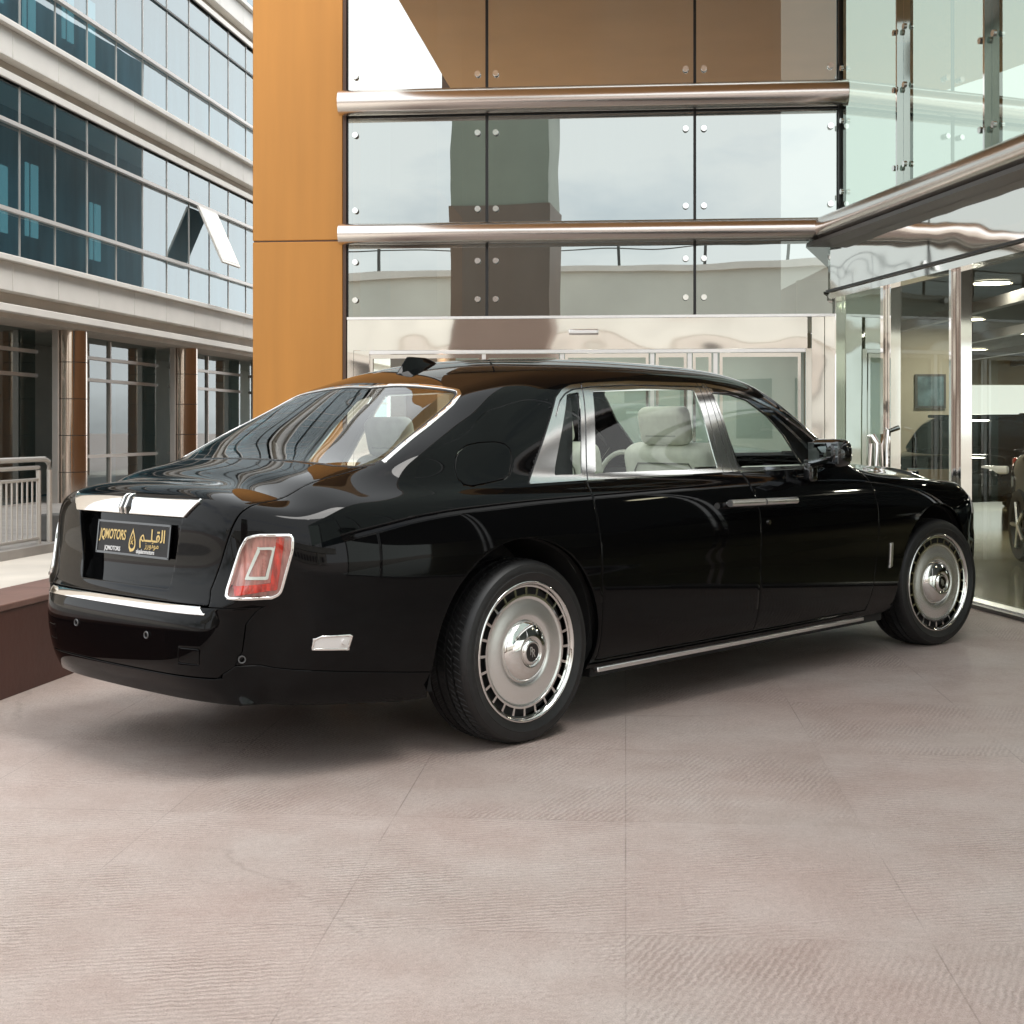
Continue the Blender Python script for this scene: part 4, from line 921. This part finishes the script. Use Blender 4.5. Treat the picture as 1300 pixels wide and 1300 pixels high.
# showroom interior, world axes
room = empty('showroom_interior', (0, 0, 0)); room.parent = show; room.matrix_local = show_m.inverted()
def rb(x0, x1, y0, y1, z0, z1, name, mat, **k): return MB().box(x0, x1, y0, y1, z0, z1).build(name, mat, room, **k)
MB().add([(3.30, 13.60, .012), (5.25, .4, .012), (30, .4, .012), (30, 42, .012), (3.4, 42, .012)], [(0, 1, 2, 3, 4)]).build('floor', m_floorin, room)
MB().add([(3.45, 13.5, 3.12), (5.35, .4, 3.12), (30, .4, 3.12), (30, 42, 3.12), (3.3, 42, 3.12)], [(4, 3, 2, 1, 0)]).build('ceiling', m_ceil, room)
rb(3.3, 7.43, 24, 24.15, .012, 3.12, 'partition', m_yel); rb(3.3, 30, 41.8, 42, 0, 3.12, 'back_wall', m_room)
rb(29.8, 30, .4, 41.8, 0, 3.12, 'side_wall', m_room); rb(7.43, 7.53, 24, 30, .012, 3.12, 'partition', m_yel); rb(3.4, 4.55, 16.8, 16.9, .012, 3.12, 'partition', m_yel)
# bulkhead and back windows
rb(5.8, 29.7, 34.0, 34.2, 2.42, 3.12, 'bulkhead', m_yel); rb(5.8, 29.7, 34.0, 34.2, .012, .55, 'bulkhead', m_room)
m_bright = M('daylit_window', (.8, .8, .78), .5, emit=((.95, 1., .94), .33))
for k in range(14):
    o = rb(6.0+k*1.7, 7.6+k*1.7, 34.05, 34.1, .56, 2.41, 'back_window', m_bright)
pic = empty('wall_picture', (7.10, 23.98, 1.99)); 
MB().box(-.26, .26, -.03, .0, -.29, .29).build('picture_frame', m_frame_d, pic); MB().box(-.22, .22, -.036, -.031, -.25, .25).build('picture', M('picture_print', (.10, .16, .18), .4, noise=(5, .6)), pic)
tag(pic, 'small framed dark picture hanging on the yellow wall inside the showroom', 'picture')
m_lamp = M('ceiling_lamp', (1, .98, .9), .5, emit=((1, .88, .66), 6.0))
spots_ = [(5.75, 16.9), (8.1, 17.5), (10.4, 22.5), (9.2, 25.8), (7.3, 22.5), (10.2, 31), (12.9, 30), (8.6, 31.5), (6.4, 12.5), (6.6, 8.0), (9.5, 11), (13.5, 22)]
LB = ['round ceiling light just above the yellow wall picture', 'large round ceiling light nearest behind the glass right of the door post', 'round ceiling light above the silver car', 'round ceiling light over the black four wheel drive car, farther right', 'round ceiling light over the yellow partition corner',
      'small far ceiling light near the bulkhead, right', 'small far ceiling light near the bulkhead, rightmost', 'small far ceiling light near the bulkhead, leftmost', 'near ceiling light inside the wing in front of the yellow partition', 'ceiling light above the glass line close to the street corner', 'ceiling light over the dark blue car', 'ceiling light far to the right above the black car at the back']
for i, (x, y) in enumerate(spots_):
    l = empty('ceiling_light', (x, y, 3.11)); MB().tube((0, 0, -.02), (0, 0, -.004), .20, 24).build('lamp_disc', m_lamp, l); MB().lathe_y([(.20, 0), (.24, 0), (.24, .02)], 24).build('lamp_ring', m_chrome, l).rotation_euler = (radians(-90), 0, 0)
    tag(l, LB[i], 'ceiling light', 'round ceiling lights inside the showroom')
    if i % 2 == 0:
        ld = bpy.data.lights.new('lamp_light', 'AREA'); ld.shape = 'DISK'; ld.size = .4; ld.energy = 20; ld.color = (1, .94, .84); lo = bpy.data.objects.new('lamp_light', ld); COL.objects.link(lo); lo.parent = l; lo.location = (0, 0, -.03)
for i, s_ in enumerate((.9, 2.4, 3.9)):  # unseen lamps added to brighten the lobby behind the doors
    l = empty('added_lobby_light', tuple(show_m @ Vector((s_, 1.3, 2.444)))); MB().tube((0, 0, -.018), (0, 0, -.004), .10, 20).build('lamp_disc', m_lamp, l)
    tag(l, ('small round light added to brighten the lobby behind the left door leaf', 'small round light added to brighten the lobby behind the middle of the entrance', 'small round light added to brighten the lobby behind the right fixed door panel')[i], 'ceiling light', 'lights added to brighten the lobby')
    ld = bpy.data.lights.new('lamp_light', 'AREA'); ld.shape = 'DISK'; ld.size = .25; ld.energy = 9; ld.color = (1, .97, .92); lo = bpy.data.objects.new('lamp_light', ld); COL.objects.link(lo); lo.parent = l; lo.location = (0, 0, -.03)
cd = MB()
for x in range(6, 28, 2): cd.box(x, x+.12, 10, 41, 2.86, 3.0)
cd.build('ceiling_duct', m_frame_d, room)

# ---- parked cars inside the showroom
def shop_car(loc, rz, paint, label, L=4.9, H=1.75, W_=1.95):
    r = empty('parked_car', loc, rz); tag(r, label, 'car', 'cars on show inside the showroom')
    st = [(-L/2, .72, .55, .95), (-L/2+.15, .90, .40, 1.10), (-L/2+.6, .97, .32, 1.12), (-.6, 1.0, .30, 1.10), (.6, 1.0, .30, 1.08), (L/2-1.2, .98, .30, 1.05), (L/2-.5, .95, .32, .98), (L/2-.1, .86, .40, .88), (L/2, .70, .50, .76)]
    def loft(st, name, mat, par):
        V = []; F = []; n = 10
        for x, wf, z0, z1 in st:
            w2 = W_/2*wf; ring = [(-w2*.9, z0), (-w2, z0+(z1-z0)*.35), (-w2, z0+(z1-z0)*.7), (-w2*.93, z1), (-w2*.5, z1+.02), (w2*.5, z1+.02), (w2*.93, z1), (w2, z0+(z1-z0)*.7), (w2, z0+(z1-z0)*.35), (w2*.9, z0)]
            V += [(x, y, z) for y, z in ring]
        for k in range(len(st)-1): F += [(k*n+i, k*n+(i+1) % n, (k+1)*n+(i+1) % n, (k+1)*n+i) for i in range(n)]
        F += [tuple(range(n-1, -1, -1)), tuple(range((len(st)-1)*n, len(st)*n))]
        o = mesh(name, V, F, mat, par, True); m = o.modifiers.new('s', 'SUBSURF'); m.levels = m.render_levels = 2; return o
    b = loft(st, 'body', paint, r)
    g_ = [(-L/2+.25, .80, 1.05, 1.12), (-L/2+.55, .86, 1.05, H-.12), (-L/2+1.1, .84, 1.05, H-.01), (.2, .84, 1.05, H), (.75, .82, 1.05, H-.08), (L/2-1.25, .84, 1.0, 1.12), (L/2-1.15, .84, 1.0, 1.04)]
    loft(g_, 'cabin', m_pane_black, r)
    MB().box(-1.5, .5, -.70, .70, H-.03, H+.015).build('roof_panel', paint, r, bevel=.02)
    for x in (-L/2+.85, L/2-.95):
        for sd in (-1, 1):
            wv = MB().lathe_y([(.10, .0), (.22, -.02), (.25, .015), (.34, .02), (.37, -.02), (.37, -.22)], 32)
            o = wv.build('wheel', m_rubber, r, True, fix=True); o.location = (x, sd*W_/2*.97, .37); o.rotation_euler = (0, 0, 0 if sd > 0 else pi)
            h = MB()
            for q in range(5): h.tube((0, .012, 0), (.235*cos(q*1.2566), .012, .235*sin(q*1.2566)), .022, 6)
            h.build('spokes', m_satin, o)
    for sd in (-1, 1):
        rbox('headlight', (L/2-.13, sd*.68, .80), (.14, .34, .11), m_white, r, r=.03); rbox('tail_lamp', (-L/2+.12, sd*.72, .92), (.12, .2, .22), m_lens, r, r=.03)
    MB().box(L/2-.06, L/2+.02, -.42, .42, .55, .82).build('grille', m_chrome, r, bevel=.02)
    return r
m_blue = M('dark_blue_paint', (.012, .022, .035), .12, coat=1.)
m_silver = M('silver_paint', (.55, .56, .56), .25, .4, coat=.8)
shop_car((6.9, 20.6, .02), radians(-122), m_paint, 'black four wheel drive car seen through the showroom door', H=1.52)
shop_car((8.9, 17.2, .02), radians(-96), m_silver, 'silver car behind the showroom window with its nose towards the street', H=1.42)
shop_car((9.9, 25.5, .02), radians(-110), m_paint, 'black car at the back of the showroom below the bright windows', H=1.6)
shop_car((5.86, 12.4, .02), radians(-95), m_blue, 'dark blue car close behind the glass at the right edge', H=1.45)

# ---------------- canopy above the entrance, open sky in front of it
cn = empty('entrance_canopy', (0, 0, 5.9)); tag(cn, 'flat canopy with a brown orange panelled soffit over the entrance', 'canopy')
cn_z = .0
V = [(-1.30, 13.95), (-1.72, 9.1), (3.9, 8.4), (8.5, 8.4), (8.5, 13.0), (3.3, 13.45)]
MB().prism(V, 0, .35, 'z').build('soffit', M('brown_panel', (.95, .55, .24), .5, noise=(1, .05)), cn, fix=True)

# ---------------- what faces the showroom, seen only in its reflections
m_conc = M('pale_concrete', (.80, .80, .72), .7, noise=(.4, .10))
br_ = empty('footbridge', (0, -26, 0)); tag(br_, 'long pale concrete footbridge with a thin rail, seen mirrored in the glass front', 'bridge')
MB().box(-45, 30, 0, 3, 4.6, 7.0).build('deck', m_conc, br_); MB().box(-45, 30, -.25, 3.2, 7.0, 7.25).build('parapet', m_stone, br_)
rl = MB().box(-45, 30, 2.9, 2.95, 8.55, 8.62).box(-45, 30, 2.9, 2.95, 7.95, 7.99)
for x in range(-45, 31, 3): rl.box(x-.05, x+.05, 2.88, 2.97, 7.25, 8.6)
rl.build('railing', m_frame_d, br_)
for x in (-34, -20, 4, 20): MB().box(x-.6, x+.6, .7, 2.3, 0, 4.6).build('pier', m_conc, br_)
tw = empty('brown_tower', (-4.45, -9, 0)); tag(tw, 'brown clad tower behind the forecourt, seen mirrored in the glass front', 'building')
MB().box(-1.55, 1.15, -2, 0, 0, 7.3).build('shaft', M('brown_cladding', (.21, .155, .125), .5, noise=(.6, .1)), tw); MB().box(-1.5, 1.1, -1.95, -.05, 7.3, 10.2).build('upper_shaft', M('green_cladding', (.30, .33, .27), .4, noise=(.6, .1)), tw); MB().box(-1.7, 1.3, -2.1, .1, 10.2, 11).build('cap', m_orange_d, tw)
opp = empty('opposite_building', (16, -38, 0)); tag(opp, 'low cream building far across the road with rows of dark windows', 'building')
MB().box(-40, 14, 0, 8, 0, 5.2).build('wall', m_stone, opp)
for k in range(22): MB().box(-38+k*2.3, -36.6+k*2.3, 7.98, 8.03, 1.0, 3.4).build('window', m_frame_d, opp)
